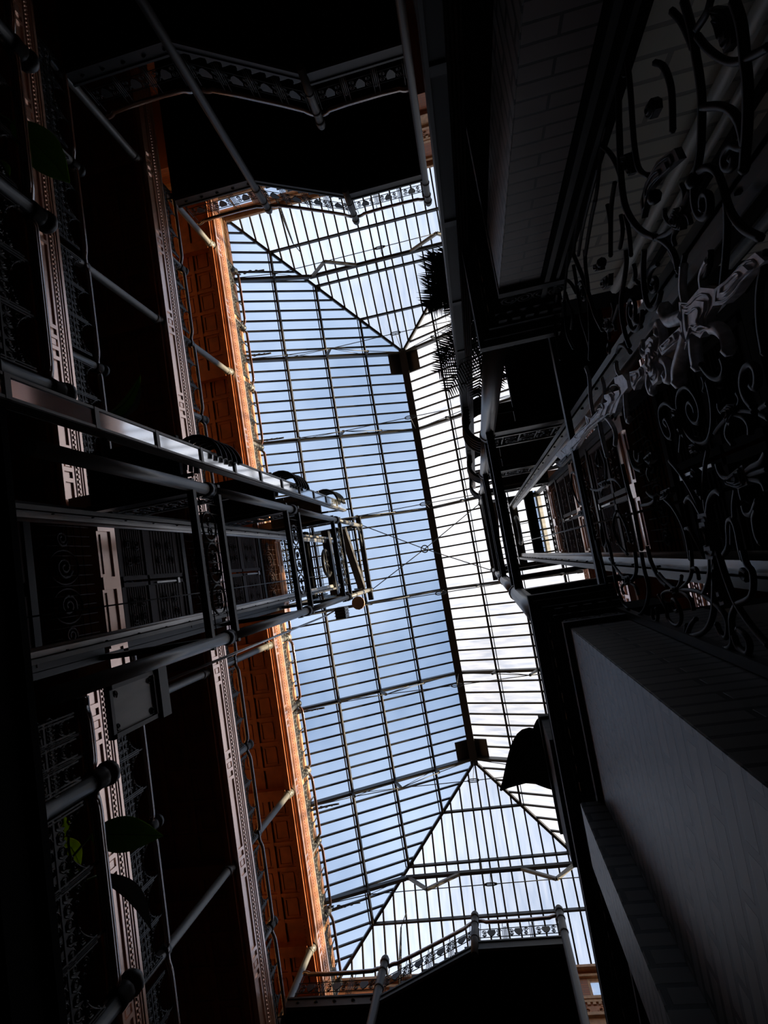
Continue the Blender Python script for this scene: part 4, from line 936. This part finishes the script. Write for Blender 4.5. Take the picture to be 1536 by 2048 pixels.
# ================================================================ SCROLL GRILLE
GD = '''R9|-1.364,1.519 -1.309,1.514 -1.258,1.514 -1.207,1.525 -1.16,1.529 -1.109,1.54 -1.073,1.557 -1.035,1.582 -0.991,1.612 -0.951,1.682
R8|-1.243,1.406 -1.234,1.432 -1.25,1.489
R8|-1.236,1.497 -1.179,1.473 -1.11,1.432 -1.055,1.389 -1.021,1.348 -0.988,1.296 -0.965,1.255
R10|-1.154,1.325 -1.092,1.318 -1.048,1.327 -1.016,1.338 -0.978,1.344 -0.93,1.363 -0.881,1.391 -0.851,1.414 -0.815,1.44
R8|-1.404,1.587 -1.333,1.55 -1.265,1.534 -1.233,1.529
R8|-1.394,1.747 -1.344,1.7 -1.274,1.684 -1.23,1.693 -1.158,1.735
R9|-1.077,1.552 -1.017,1.476 -0.972,1.435 -0.93,1.415 -0.896,1.41 -0.855,1.416
R9|-0.95,1.683 -0.94,1.692 -0.909,1.709 -0.868,1.707 -0.839,1.686 -0.828,1.649 -0.841,1.625 -0.87,1.62 -0.889,1.64 -0.884,1.663 -0.862,1.67
R9|-0.955,1.639 -0.935,1.591 -0.895,1.556 -0.848,1.544 -0.8,1.544 -0.75,1.534 -0.692,1.5 -0.638,1.443
R9|-0.857,1.42 -0.872,1.44 -0.903,1.466 -0.904,1.5 -0.889,1.518 -0.864,1.51 -0.849,1.479 -0.872,1.458 -0.872,1.477
R8|-0.8,1.544 -0.743,1.568 -0.685,1.608 -0.623,1.662
R6|-0.998,1.76 -0.961,1.747 -0.933,1.778 -0.933,1.822
R6|-1.01,1.902 -0.995,1.92 -0.947,1.892 -0.919,1.846
R6|-0.867,1.757 -0.897,1.757 -0.917,1.788 -0.925,1.827
R6|-0.875,1.889 -0.904,1.895 -0.915,1.849
R8|-0.963,1.994 -0.923,1.891 -0.922,1.837
R8|-0.949,1.713 -0.937,1.776
R8|-1.093,2.157 -1.029,2.095 -0.961,1.996 -0.897,1.932 -0.85,1.905 -0.804,1.909
R10|-1.487,2.117 -1.417,2.162 -1.355,2.2 -1.289,2.228 -1.22,2.232 -1.128,2.181 -1.051,2.115 -0.98,2.023
R9|-1.847,1.99 -1.688,1.999 -1.57,2.054 -1.487,2.117
R8|-1.641,1.918 -1.507,1.947 -1.393,2.002
R8|-1.657,1.841 -1.611,1.92 -1.568,1.977
R8|-1.807,2.236 -1.679,2.261 -1.568,2.333
R8|-1.393,2.002 -1.331,2.027 -1.258,2.039 -1.211,2.01 -1.179,1.972
R8|-1.568,2.333 -1.481,2.259 -1.386,2.214 -1.311,2.21
R8|-1.37,2.283 -1.349,2.344 -1.313,2.406 -1.188,2.515
R7|-1.366,2.421 -1.307,2.426 -1.263,2.45
R7|-1.239,2.295 -1.176,2.306 -1.148,2.384
R7|-1.211,2.252 -1.139,2.245 -1.059,2.282
R8|-1.478,2.556 -1.46,2.671 -1.395,2.887
R7|-1.787,2.341 -1.703,2.482 -1.643,2.625
R7|-1.593,2.247 -1.571,2.362 -1.5,2.481 -1.478,2.556
R7|-1.548,2.435 -1.537,2.593 -1.514,2.829 -1.462,3.007
R8|-1.643,2.625 -1.62,2.782 -1.566,2.992 -1.516,3.104
R8|-1.104,2.323 -1.057,2.349 -1.018,2.426 -0.992,2.483 -0.966,2.516 -0.914,2.547 -0.833,2.551 -0.775,2.526
R9|-1.518,3.1 -1.331,3.008 -1.235,2.972 -1.147,2.95 -1.09,2.935 -0.988,2.863
R8|-1.417,2.877 -1.349,2.93 -1.279,2.945 -1.218,2.98 -1.143,3.029 -1.025,3.129 -0.96,3.215
R8|-1.48,3.145 -1.367,3.161 -1.258,3.194 -1.182,3.212 -1.082,3.171 -1.015,3.158
R8|-1.001,2.142 -0.947,2.199 -0.877,2.231 -0.825,2.231 -0.788,2.194 -0.78,2.132 -0.805,2.083
R7|-0.897,2.053 -0.916,2.114 -0.895,2.163 -0.844,2.164 -0.831,2.114 -0.855,2.09 -0.877,2.107 -0.868,2.139
R7|-0.832,2.292 -0.794,2.339 -0.791,2.414 -0.835,2.468 -0.906,2.457 -0.93,2.393 -0.904,2.349 -0.863,2.36 -0.841,2.408 -0.88,2.433 -0.899,2.406
R6|-1.358,3.126 -1.346,3.054 -1.27,3.013 -1.231,3.074 -1.292,3.134 -1.327,3.096 -1.3,3.042 -1.275,3.089
R6|-1.018,2.788 -0.981,2.776 -0.948,2.732
R6|-0.899,2.662 -0.937,2.657 -0.949,2.717
R6|-0.905,2.784 -0.939,2.769 -0.987,2.833
R5|-0.896,2.807 -0.89,2.858 -0.85,2.848 -0.863,2.806 -0.896,2.807
R7|-1.02,2.627 -0.98,2.621 -0.96,2.678
R7|-0.976,2.533 -0.947,2.662
R7|-1.016,2.274 -0.973,2.277 -0.969,2.31 -0.938,2.273
R8|-0.813,2.708 -0.828,2.656 -0.798,2.579 -0.749,2.534
R8|-1.486,3.338 -1.435,3.271 -1.347,3.206
R7|-1.463,3.447 -1.391,3.428 -1.298,3.36 -1.254,3.488
R8|-1.452,3.519 -1.384,3.576 -1.268,3.637 -1.146,3.538
R7|-1.678,3.338 -1.636,3.514 -1.57,3.669
R7|-1.59,3.183 -1.537,3.326 -1.452,3.519
R7|-1.705,3.646 -1.6,3.835 -1.412,3.997
R9|-1.57,3.669 -1.519,3.88 -1.343,3.951 -1.228,3.97
R8|-0.596,1.426 -0.551,1.478 -0.509,1.508 -0.453,1.53 -0.408,1.536 -0.382,1.538
R7|-0.74,1.68 -0.697,1.713 -0.694,1.767
R7|-0.814,1.836 -0.79,1.876 -0.748,1.914 -0.702,1.909
R7|-0.885,1.937 -0.835,1.913 -0.793,1.906
R7|-0.346,2.017 -0.368,2.017 -0.396,2.046 -0.37,2.081 -0.327,2.06 -0.304,2.016 -0.331,1.977 -0.374,1.976 -0.42,2.006 -0.451,2.053 -0.45,2.109 -0.422,2.148 -0.376,2.155 -0.311,2.137 -0.258,2.081 -0.235,2.018 -0.24,1.957 -0.289,1.903 -0.352,1.879 -0.41,1.881
R6|-0.359,2.289 -0.384,2.323 -0.396,2.29 -0.332,2.258 -0.304,2.283 -0.335,2.337 -0.398,2.357 -0.444,2.335 -0.452,2.278 -0.43,2.227 -0.389,2.176 -0.348,2.15
R6|-0.33,1.839 -0.314,1.847 -0.29,1.824 -0.283,1.77
R6|-0.328,1.716 -0.304,1.705 -0.29,1.73 -0.287,1.768
R6|-0.256,1.657 -0.274,1.711 -0.281,1.762
R7|-0.201,1.7 -0.227,1.688 -0.257,1.711 -0.277,1.764
R7|-0.194,1.81 -0.224,1.838 -0.25,1.825 -0.269,1.782
R6|-0.251,1.912 -0.266,1.862 -0.276,1.802
R9|-0.327,1.632 -0.307,1.618 -0.328,1.596 -0.357,1.59 -0.379,1.611 -0.379,1.643 -0.359,1.67 -0.334,1.682 -0.3,1.677 -0.269,1.651
R8|-0.446,1.758 -0.413,1.75 -0.394,1.78 -0.398,1.818 -0.422,1.858 -0.472,1.897
R6|-0.437,1.905 -0.409,1.898 -0.394,1.918
R6|-0.246,2.226 -0.301,2.178
R7|-0.255,1.615 -0.257,1.578
R7|-0.241,1.621 -0.224,1.593
R6|-0.235,2.352 -0.174,2.27 -0.101,2.205 -0.037,2.167 0.005,2.152 0.081,2.157 0.154,2.172
R6|-0.211,1.99 -0.16,2.048 -0.079,2.099 -0.005,2.115 0.07,2.126
R8|-0.06,2.279 -0.081,2.238 -0.058,2.196 -0.008,2.158
R8|-0.057,1.961 -0.078,1.999 -0.055,2.063 -0.009,2.101
R8|-0.157,1.941 -0.124,1.937 -0.101,1.902 -0.096,1.817
R8|-0.139,1.638 -0.116,1.676 -0.114,1.738 -0.1,1.788
R7|-0.095,1.655 -0.094,1.726 -0.092,1.791
R7|-0.04,1.684 -0.067,1.691 -0.077,1.742 -0.092,1.791
R7|-0.028,1.827 -0.059,1.831 -0.08,1.811
R6|-0.062,1.862 -0.023,1.896 0.02,1.913
R8|0.137,2.046 0.109,1.989 0.029,1.963 0.022,1.924 0.054,1.91 0.121,1.919 0.151,1.915
R6|0.105,1.971 0.044,1.94
R8|-0.011,1.831 0.015,1.83 0.022,1.794 -0.016,1.746
R8|0.009,1.762 0.028,1.788 0.08,1.796 0.102,1.781
R6|-0.096,2.502 -0.056,2.423 0.014,2.362 0.076,2.346 0.156,2.363
R7|0.038,2.338 0.037,2.3 0.07,2.27 0.145,2.217
R6|0.121,2.335 0.187,2.359 0.239,2.412 0.284,2.55
R6|0.19,2.36 0.191,2.311 0.23,2.319
R7|0.227,2.793 0.263,2.717 0.291,2.606
R6|0.226,2.498 0.26,2.535 0.291,2.606
R7|0.288,2.311 0.28,2.348 0.282,2.468 0.291,2.606
R7|0.363,2.446 0.321,2.444 0.299,2.501 0.29,2.587
R6|0.347,2.811 0.324,2.816 0.306,2.745 0.294,2.608
R7|0.382,2.636 0.393,2.678 0.357,2.701 0.329,2.665 0.359,2.612 0.409,2.6 0.457,2.673 0.456,2.764 0.429,2.815 0.397,2.784 0.364,2.822 0.334,2.865
R8|0.122,2.154 0.185,2.182 0.239,2.23 0.282,2.294 0.288,2.311 0.307,2.249 0.313,2.22 0.336,2.166 0.364,2.135 0.413,2.155 0.441,2.192 0.421,2.229 0.394,2.239
R9|0.122,2.124 0.197,2.152 0.307,2.217 0.357,2.25 0.419,2.329 0.458,2.434 0.479,2.544
R9|0.122,2.089 0.183,2.081 0.252,2.061 0.302,2.039 0.352,1.984 0.387,1.931 0.412,1.884
R9|0.307,2.042 0.348,2.1 0.391,2.116 0.442,2.13 0.47,2.173 0.479,2.212
R9|0.415,2.112 0.45,2.108 0.464,2.063 0.468,2.035 0.429,2.002 0.402,2.023 0.39,2.067
R8|0.123,1.906 0.172,1.902 0.188,1.869 0.255,1.9 0.28,1.945 0.302,2.039
R7|0.196,1.914 0.182,1.944 0.209,1.958 0.217,1.928
R8|0.475,2.582 0.425,2.513 0.397,2.443
R8|0.478,2.6 0.438,2.568
R8|-0.563,4.105 -0.291,4.047 -0.003,4.043 0.172,4.026
R6|-0.48,4.418 -0.478,4.293 -0.398,4.176 -0.301,4.143 -0.212,4.296 -0.278,4.431 -0.398,4.516 -0.48,4.418
R6|-0.481,3.468 -0.438,3.571 -0.385,3.519 -0.428,3.459 -0.481,3.468
R6|-0.469,3.381 -0.378,3.336 -0.308,3.399
R6|-0.293,3.848 -0.258,3.661 -0.271,3.47
R6|-0.276,3.446 -0.292,3.342 -0.274,3.207 -0.22,3.113
R6|-0.218,3.577 -0.25,3.587 -0.276,3.446
R6|-0.106,3.317 -0.073,3.429 0.004,3.478 0.089,3.414 0.139,3.282
R6|-0.09,3.266 -0.023,3.184 0.074,3.16
R7|-0.371,2.853 -0.28,2.835 -0.247,2.728
R8|-0.326,3.012 -0.196,3.004 -0.101,2.971 0.006,2.987 0.113,2.992
R6|-0.353,2.755 -0.317,2.782 -0.291,2.731 -0.322,2.696
R6|-0.247,2.619 -0.227,2.655 -0.195,2.635
R6|-0.149,2.71 -0.121,2.666 -0.109,2.603 -0.092,2.697 -0.097,2.838
R6|-0.036,4.132 0.012,4.206 0.099,4.168 0.11,4.082
R6|-0.04,3.783 0.014,3.833 0.107,3.815 0.063,3.715
R9|0.042,4.003 0.229,3.967 0.412,3.952 0.496,3.823
R8|0.049,3.698 0.145,3.651 0.318,3.704 0.44,3.624 0.462,3.516
R6|0.165,3.734 0.231,3.6 0.277,3.464 0.284,3.389
R6|0.375,3.543 0.341,3.587 0.301,3.456
R8|0.127,3.12 0.225,3.158 0.279,3.27 0.284,3.389
R8|0.128,3.008 0.221,3.023 0.296,2.994 0.362,3.05 0.435,3.166 0.481,3.326
R8|0.098,2.884 0.172,2.887 0.257,2.805 0.281,2.717
R7|0.411,3.013 0.455,3.053 0.484,3.014 0.443,2.948 0.405,2.95
R7|0.359,3.223 0.313,3.236 0.294,3.37
L|-1.326,1.803 -1.297,1.779 -1.274,1.787 -1.279,1.835 -1.309,1.868 -1.339,1.856
L|-1.224,1.406 -1.163,1.352 -1.106,1.341 -1.076,1.356 -1.085,1.392 -1.131,1.392 -1.176,1.392
L|-1.097,1.731 -1.05,1.717 -1.1,1.863 -1.127,1.99 -1.088,2.078 -1.142,2.06 -1.161,1.985 -1.152,1.862
L|-1.387,2.148 -1.338,2.067 -1.265,2.077 -1.278,2.113
L|-0.95,1.874 -0.964,1.826 -0.927,1.796 -0.91,1.778 -0.883,1.815 -0.914,1.857
L|-1.274,2.755 -1.223,2.646 -1.199,2.667 -1.239,2.756
L|-1.16,2.673 -1.127,2.561 -1.092,2.605 -1.112,2.688 -1.152,2.712
L|-1.002,2.758 -0.968,2.672 -0.93,2.705 -0.936,2.771 -0.982,2.821
L|-0.302,1.818 -0.31,1.775 -0.299,1.734 -0.274,1.729 -0.269,1.767 -0.249,1.792 -0.286,1.816
L|-0.252,2.103 -0.251,2.059 -0.209,2.021 -0.226,2.06 -0.221,2.115
L|-0.41,2.193 -0.395,2.157 -0.286,2.145 -0.305,2.169
L|-0.173,2.136 -0.156,2.107 -0.084,2.102 -0.055,2.112 -0.095,2.148 -0.137,2.157
L|-0.009,2.17 -0.009,2.095 0.036,2.095 0.066,2.082 0.1,2.094 0.153,2.094 0.154,2.184 0.089,2.173 0.062,2.191
L|-0.101,1.902 -0.121,1.795 -0.127,1.766 -0.067,1.76 -0.062,1.824 -0.085,1.9
L|-0.129,2.499 -0.134,2.391 -0.111,2.389 -0.094,2.459 -0.096,2.539
L|-0.639,4.969 -0.629,4.239 -0.593,4.1 -0.585,4.39 -0.587,4.79
L|-0.187,4.382 -0.185,4.159 -0.139,4.155 -0.148,4.455
L|-0.3,3.6 -0.295,3.393 -0.266,3.365 -0.255,3.484
L|-0.294,2.629 -0.303,2.52 -0.265,2.516 -0.257,2.581
L|0.271,3.487 0.253,3.313 0.29,3.291 0.318,3.443
L|0.28,2.635 0.27,2.549 0.3,2.56 0.311,2.636
L|0.122,2.094 0.197,2.128 0.26,2.121 0.308,2.112 0.317,2.151 0.247,2.149 0.172,2.145
S|-0.698,4.844 -0.68,4.178 -0.654,3.811 -0.644,3.537 -0.718,3.528 -0.655,3.399 -0.662,3.131 -0.649,3.01 -0.665,2.949 -0.683,2.933 -0.648,2.764 -0.649,2.723 -0.689,2.797 -0.718,2.787 -0.69,2.653 -0.649,2.612 -0.616,2.614 -0.613,2.752 -0.57,2.897 -0.592,2.967 -0.603,3.15 -0.616,3.358 -0.628,3.645 -0.596,4.038 -0.602,4.303 -0.61,4.606
S|-0.668,2.551 -0.644,2.449 -0.638,2.354 -0.594,2.356 -0.598,2.462 -0.581,2.539 -0.607,2.563
S|-0.633,2.358 -0.652,2.312 -0.704,2.287 -0.703,2.234 -0.679,2.206 -0.646,2.223 -0.62,2.181 -0.61,2.197 -0.597,2.235 -0.559,2.221 -0.532,2.249 -0.533,2.309 -0.559,2.323 -0.579,2.299 -0.602,2.347
S|-0.636,2.171 -0.627,1.955 -0.589,1.947 -0.6,2.156
S|-0.698,1.92 -0.669,1.864 -0.669,1.758 -0.624,1.676 -0.588,1.707 -0.576,1.76 -0.549,1.769 -0.518,1.719 -0.546,1.794 -0.539,1.83 -0.581,1.887 -0.547,1.957 -0.594,1.959 -0.663,1.933
S|-0.588,1.707 -0.624,1.676 -0.614,1.597 -0.615,1.53 -0.606,1.448 -0.568,1.418 -0.575,1.513 -0.564,1.583 -0.566,1.653
C12|-0.621,2.209 -0.653,2.14 -0.702,2.136 -0.728,2.158 -0.717,2.188 -0.695,2.18
C10|-0.652,2.312 -0.678,2.384 -0.718,2.378 -0.728,2.348 -0.699,2.346
C12|-0.597,2.196 -0.568,2.15 -0.518,2.154 -0.509,2.196 -0.538,2.196
C11|-0.596,2.351 -0.562,2.398 -0.513,2.376 -0.533,2.351
C18|-0.654,1.931 -0.668,1.984 -0.681,2.042 -0.709,2.077 -0.741,2.08
C18|-0.591,1.939 -0.56,1.995 -0.533,2.051 -0.513,2.08 -0.481,2.095
C14|-0.57,1.9 -0.522,1.921 -0.48,1.924
C14|-0.547,1.776 -0.53,1.737 -0.491,1.702 -0.454,1.71
C9|-0.683,1.913 -0.739,1.91 -0.79,1.864
C9|-0.67,1.77 -0.708,1.761 -0.72,1.705
C9|-0.67,2.649 -0.614,2.724 -0.52,2.768 -0.487,2.765 -0.501,2.739
C8|-0.637,3.201 -0.567,3.066 -0.491,3.004 -0.441,3.064
C9|-0.631,3.293 -0.535,3.296 -0.416,3.279
C8|-0.675,3.389 -0.775,3.386 -0.887,3.296 -0.949,3.331
C7|-0.654,3.228 -0.689,3.112 -0.749,3.037 -0.795,3.054
C7|-0.708,2.74 -0.743,2.774 -0.78,2.76'''
XG = 0.8
gr = thing('scroll_grille', (XG, -0.65, -1.5), 'tall wrought-iron scroll grille with a silvery central strip, close to the viewer', 'grille')
part('frame_bar', MB().box(XG - 0.02, XG + 0.02, -2.0, -1.94, -1.5, 4.1), 'iron', gr)
part('frame_bar', MB().box(XG - 0.02, XG + 0.02, 0.47, 0.51, -1.5, 4.1), 'iron', gr)
part('frame_bar', MB().box(XG - 0.02, XG + 0.02, -2.0, 0.51, 4.1, 4.16), 'iron', gr)
part('frame_bar', MB().box(XG - 0.012, XG + 0.012, -1.78, -1.75, -1.5, 4.1), 'iron', gr)
lf_all = 0
for line in GD.split('\n'):
    k, pts = line.split('|'); pts = [tuple(float(a) for a in q.split(',')) for q in pts.split()]
    if k[0] in 'RC':
        r_ = int(k[1:]) / 1000.0 * (1.0 if k[0] == 'R' else 1.15)
        sp = smooth_pts(pts, 2)
        mb = MB().tube([(XG, y, z) for y, z in sp], r_ * 1.25, 6)
        e = sp[-1]; mb.lathe(XG, e[0], [(0.002, e[1] - r_ * 1.3), (r_ * 1.3, e[1] - r_ * 0.5), (r_ * 1.3, e[1] + r_ * 0.5), (0.002, e[1] + r_ * 1.3)], 6)
        part('scroll' if k[0] == 'R' else 'leaf_curl', mb, 'iron_rod' if k[0] == 'R' else 'iron_silver', gr)
    else:
        mb = MB().plate(pts, lambda a, c, t: (t, a, c), XG - (0.010 if k[0] == 'L' else 0.016), XG + 0.012)
        cy = sum(p[0] for p in pts) / len(pts); cz = sum(p[1] for p in pts) / len(pts)
        # raised inner relief following the outline
        mb.plate([(cy + (y - cy) * 0.62, cz + (z - cz) * 0.62) for y, z in pts], lambda a, c, t: (t, a, c), XG - (0.017 if k[0] == 'L' else 0.026), XG)
        for q in (0.82, 0.4): mb.tube([(XG - (0.012 if q > 0.5 else 0.02) if k[0] == 'L' else XG - (0.017 if q > 0.5 else 0.028), cy + (y - cy) * q, cz + (z - cz) * q) for y, z in smooth_pts(pts + pts[:1], 1)], 0.0035, 4)
        part('leaf_ornament' if k[0] == 'L' else 'strip_ornament', mb, 'iron_leaf' if k[0] == 'L' else 'iron_silver', gr, label=None if k[0] == 'L' else 'silvery cast ornament')
for (y, z) in ((-0.955, 1.68), (-1.09, 1.96), (-0.82, 2.35), (-1.23, 2.66)):
    part('knob', MB().lathe(XG, y, [(0.003, z - 0.026), (0.02, z - 0.016), (0.024, z), (0.02, z + 0.016), (0.003, z + 0.026)], 8), 'iron', gr)

# ================================================================ PLANTS
def blade(mb, a, c, wid, droop=0.1, side=(0, 0, 1), n=10, fold=0.12, pw=0.9, notch=False):
    """one broad leaf from a to c"""
    a, c = Vector(a), Vector(c); t = (c - a); L = t.length; t.normalize()
    up_ = Vector(side); sd = t.cross(up_)
    sd = sd.normalized() if sd.length > 1e-4 else t.orthogonal().normalized()
    nn = sd.cross(t).normalized(); vs = []
    for k in range(n + 1):
        q = k / n; p = a + t * L * q + nn * (droop * L * math.sin(math.pi * q)); w = wid * 0.5 * max(0.03, math.sin(math.pi * (0.06 + 0.94 * q) ** pw))
        if notch and k in (4,): w *= 0.75
        for j, off in ((-1, 1), (-0.5, 0.5), (0, 0), (0.5, 0.5), (1, 1)): vs.append(p + sd * (w * j) + nn * (fold * w * off))
    fs = [(k * 5 + j, k * 5 + j + 1, (k + 1) * 5 + j + 1, (k + 1) * 5 + j) for k in range(n) for j in range(4)]
    o = len(mb.v); mb.add(vs, fs, True)
    mb.add([v - nn * 0.004 for v in vs], [tuple(reversed(q)) for q in fs], True)
    mb.tube([a + t * L * k / 6 + nn * (droop * L * math.sin(math.pi * k / 6) - 0.004) for k in range(7)], [0.008 * (1 - k / 8) for k in range(7)], 5)
    return mb
def pot(t, x, y, z, r, m='pot'):
    part('pot', MB().lathe(x, y, [(r * 0.7, z), (r, z + r * 1.6), (r * 1.1, z + r * 1.6), (r * 1.1, z + r * 1.85), (r * 0.9, z + r * 1.85)], 14), m, t)
def UV(u, v, h): return (u * h, v * h, h)
def broad_plant(label, base, leaves, mname='leaf'):
    t = thing('broadleaf_plant', base, label, 'plant', None)
    pot(t, base[0], base[1], base[2], 0.2)
    top = Vector((base[0], base[1], base[2] + 0.37))
    for i, (a, c, w, mm, kw) in enumerate(leaves):
        a = Vector(a)
        part('stem', MB().tube(smooth_pts([tuple(top), tuple(top.lerp(a, 0.5) + Vector((0, 0, 0.1))), tuple(a)], 2), 0.012, 6), 'leaf', t)
        part('leaf', blade(MB(), a, c, w, **kw), mm, t)
    return t
broad_plant('potted plant with a wide green leaf over the second-floor rail at the photo top', (-4.55, -5.9, 4.5), [
    (UV(-0.805, -1.07, 5.5), UV(-0.688, -0.896, 5.9), 0.48, 'leaf', dict(fold=0.05, side=(0.3, 0.2, 1))), (UV(-0.86, -1.0, 5.4), UV(-0.83, -0.94, 5.6), 0.22, 'leaf', {}), (UV(-0.9, -1.05, 5.4), UV(-0.97, -1.0, 5.5), 0.25, 'leaf', {})])
broad_plant('potted plant with an upright pale leaf rising behind the glass mail chute', (-4.6, -2.75, 4.5), [
    (UV(-0.675, -0.385, 6.5), UV(-0.585, -0.455, 7.0), 0.36, 'leaf', dict(side=(0.2, 0.2, 1), fold=0.2, pw=0.7)), (UV(-0.642, -0.375, 6.45), UV(-0.587, -0.438, 6.9), 0.15, 'leaf_silver', dict(side=(0.2, 0.3, 1), fold=0.2, pw=0.8)),
    (UV(-0.687, -0.355, 6.0), UV(-0.690, -0.285, 5.9), 0.2, 'leaf_silver', dict(side=(0.5, 0, 1)))])
broad_plant('potted plant with two long leaves over the second-floor rail below the lift', (-4.75, 2.6, 4.5), [
    (UV(-0.80, 0.40, 5.7), UV(-0.655, 0.415, 6.1), 0.36, 'leaf', dict(fold=0.08, side=(0, 0.4, 1))), (UV(-0.80, 0.475, 5.7), UV(-0.700, 0.577, 6.0), 0.36, 'leaf_silver', dict(fold=0.25, side=(0.1, -0.6, 1), pw=0.75))])
broad_plant('potted plant with small yellow-green leaves behind the second-floor railing below the lift', (-4.7, 3.35, 4.5), [
    (UV(-0.865, 0.40, 5.5), UV(-0.83, 0.455, 5.6), 0.2, 'leaf_light', {}), (UV(-0.862, 0.40, 5.5), UV(-0.855, 0.36, 5.6), 0.16, 'leaf_light', {}), (UV(-0.86, 0.46, 5.5), UV(-0.83, 0.50, 5.55), 0.2, 'leaf', {})])
bp_ = thing('broadleaf_plant', (0.42, 1.9, 4.95), 'plant with big rounded leaves black against the sky, in the planter box', 'plant')
for (a, c, w, kw) in ((UV(0.068, 0.33, 5.35), UV(-0.033, 0.397, 5.5), 0.40, dict(fold=0.05, side=(0, 0, 1), pw=0.55)), (UV(0.10, 0.365, 5.3), UV(-0.005, 0.375, 5.4), 0.40, dict(fold=0.05, side=(0, 0, 1), pw=0.7)), (UV(0.09, 0.31, 5.3), UV(0.03, 0.325, 5.35), 0.26, dict(fold=0.05, side=(0, 0, 1)))):
    part('stem', MB().tube([(0.42, 1.9, 4.95), ((0.42 + a[0]) / 2, (1.9 + a[1]) / 2, 5.25), a], 0.014, 6), 'palm', bp_)
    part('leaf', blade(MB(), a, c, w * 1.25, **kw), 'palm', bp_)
def frond(mb, base, tip, arch, nl, ll, seed):
    rnd = random.Random(seed); a, c = Vector(base), Vector(tip); t = (c - a); L = t.length
    pts = [a + t * (k / 12) + Vector((0, 0, arch * math.sin(math.pi * k / 12 * 0.9))) for k in range(13)]
    mb.tube(pts, [0.012 * (1 - k / 15) for k in range(13)], 5)
    for k in range(nl):
        q = 0.12 + 0.88 * k / nl; i = min(11, int(q * 12)); p = pts[i].lerp(pts[i + 1], q * 12 - i); d_ = (pts[i + 1] - pts[i]).normalized()
        for sg in (-1, 1):
            sd = d_.cross(Vector((0, 0, 1))); sd = sd.normalized() if sd.length > 1e-3 else Vector((1, 0, 0))
            ln = ll * (0.45 + 0.7 * math.sin(math.pi * min(1, q * 0.95 + 0.1))) * rnd.uniform(0.85, 1.1)
            e = p + (sd * sg * 0.8 + d_ * 0.65 + Vector((0, 0, -0.25 * rnd.random()))).normalized() * ln
            w = d_ * 0.014
            mb.add([p - w, p + w, p.lerp(e, 0.6) + w * 0.7, e, p.lerp(e, 0.6) - w * 0.7], [(0, 1, 2, 3, 4)])
    return mb
def palm(label, base, fr, ll):
    t = thing('palm_plant', base, label, 'palm')
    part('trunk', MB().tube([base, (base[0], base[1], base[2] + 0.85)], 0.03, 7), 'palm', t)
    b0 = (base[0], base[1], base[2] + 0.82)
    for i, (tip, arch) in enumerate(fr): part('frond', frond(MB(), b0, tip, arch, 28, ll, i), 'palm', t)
    return t
palm('feathery palm beside the dark mail chute, the higher one in the photo', (0.46, -2.95, 4.45), [
    (UV(0.012, -0.545, 5.3), 0.25), (UV(0.016, -0.475, 5.35), 0.2), (UV(0.03, -0.44, 5.3), 0.2), (UV(-0.005, -0.50, 5.3), 0.3), (UV(0.09, -0.40, 5.5), 0.2), (UV(0.05, -0.56, 5.8), 0.2), (UV(0.1, -0.49, 5.6), 0.2), (UV(0.0, -0.53, 5.0), 0.15), (UV(0.02, -0.50, 5.7), 0.3), (UV(-0.01, -0.46, 5.6), 0.2)], 0.27)
palm('feathery palm behind the dark mail chute, close to the carved capital', (0.62, -2.6, 4.45), [
    (UV(-0.012, -0.335, 6.6), 0.3), (UV(0.0, -0.295, 6.7), 0.25), (UV(0.05, -0.275, 6.6), 0.2), (UV(0.09, -0.325, 6.2), 0.2), (UV(0.075, -0.39, 6.3), 0.15), (UV(0.04, -0.33, 7.0), 0.1), (UV(-0.005, -0.36, 6.4), 0.3), (UV(0.02, -0.31, 7.2), 0.2), (UV(0.085, -0.29, 6.4), 0.25)], 0.29)
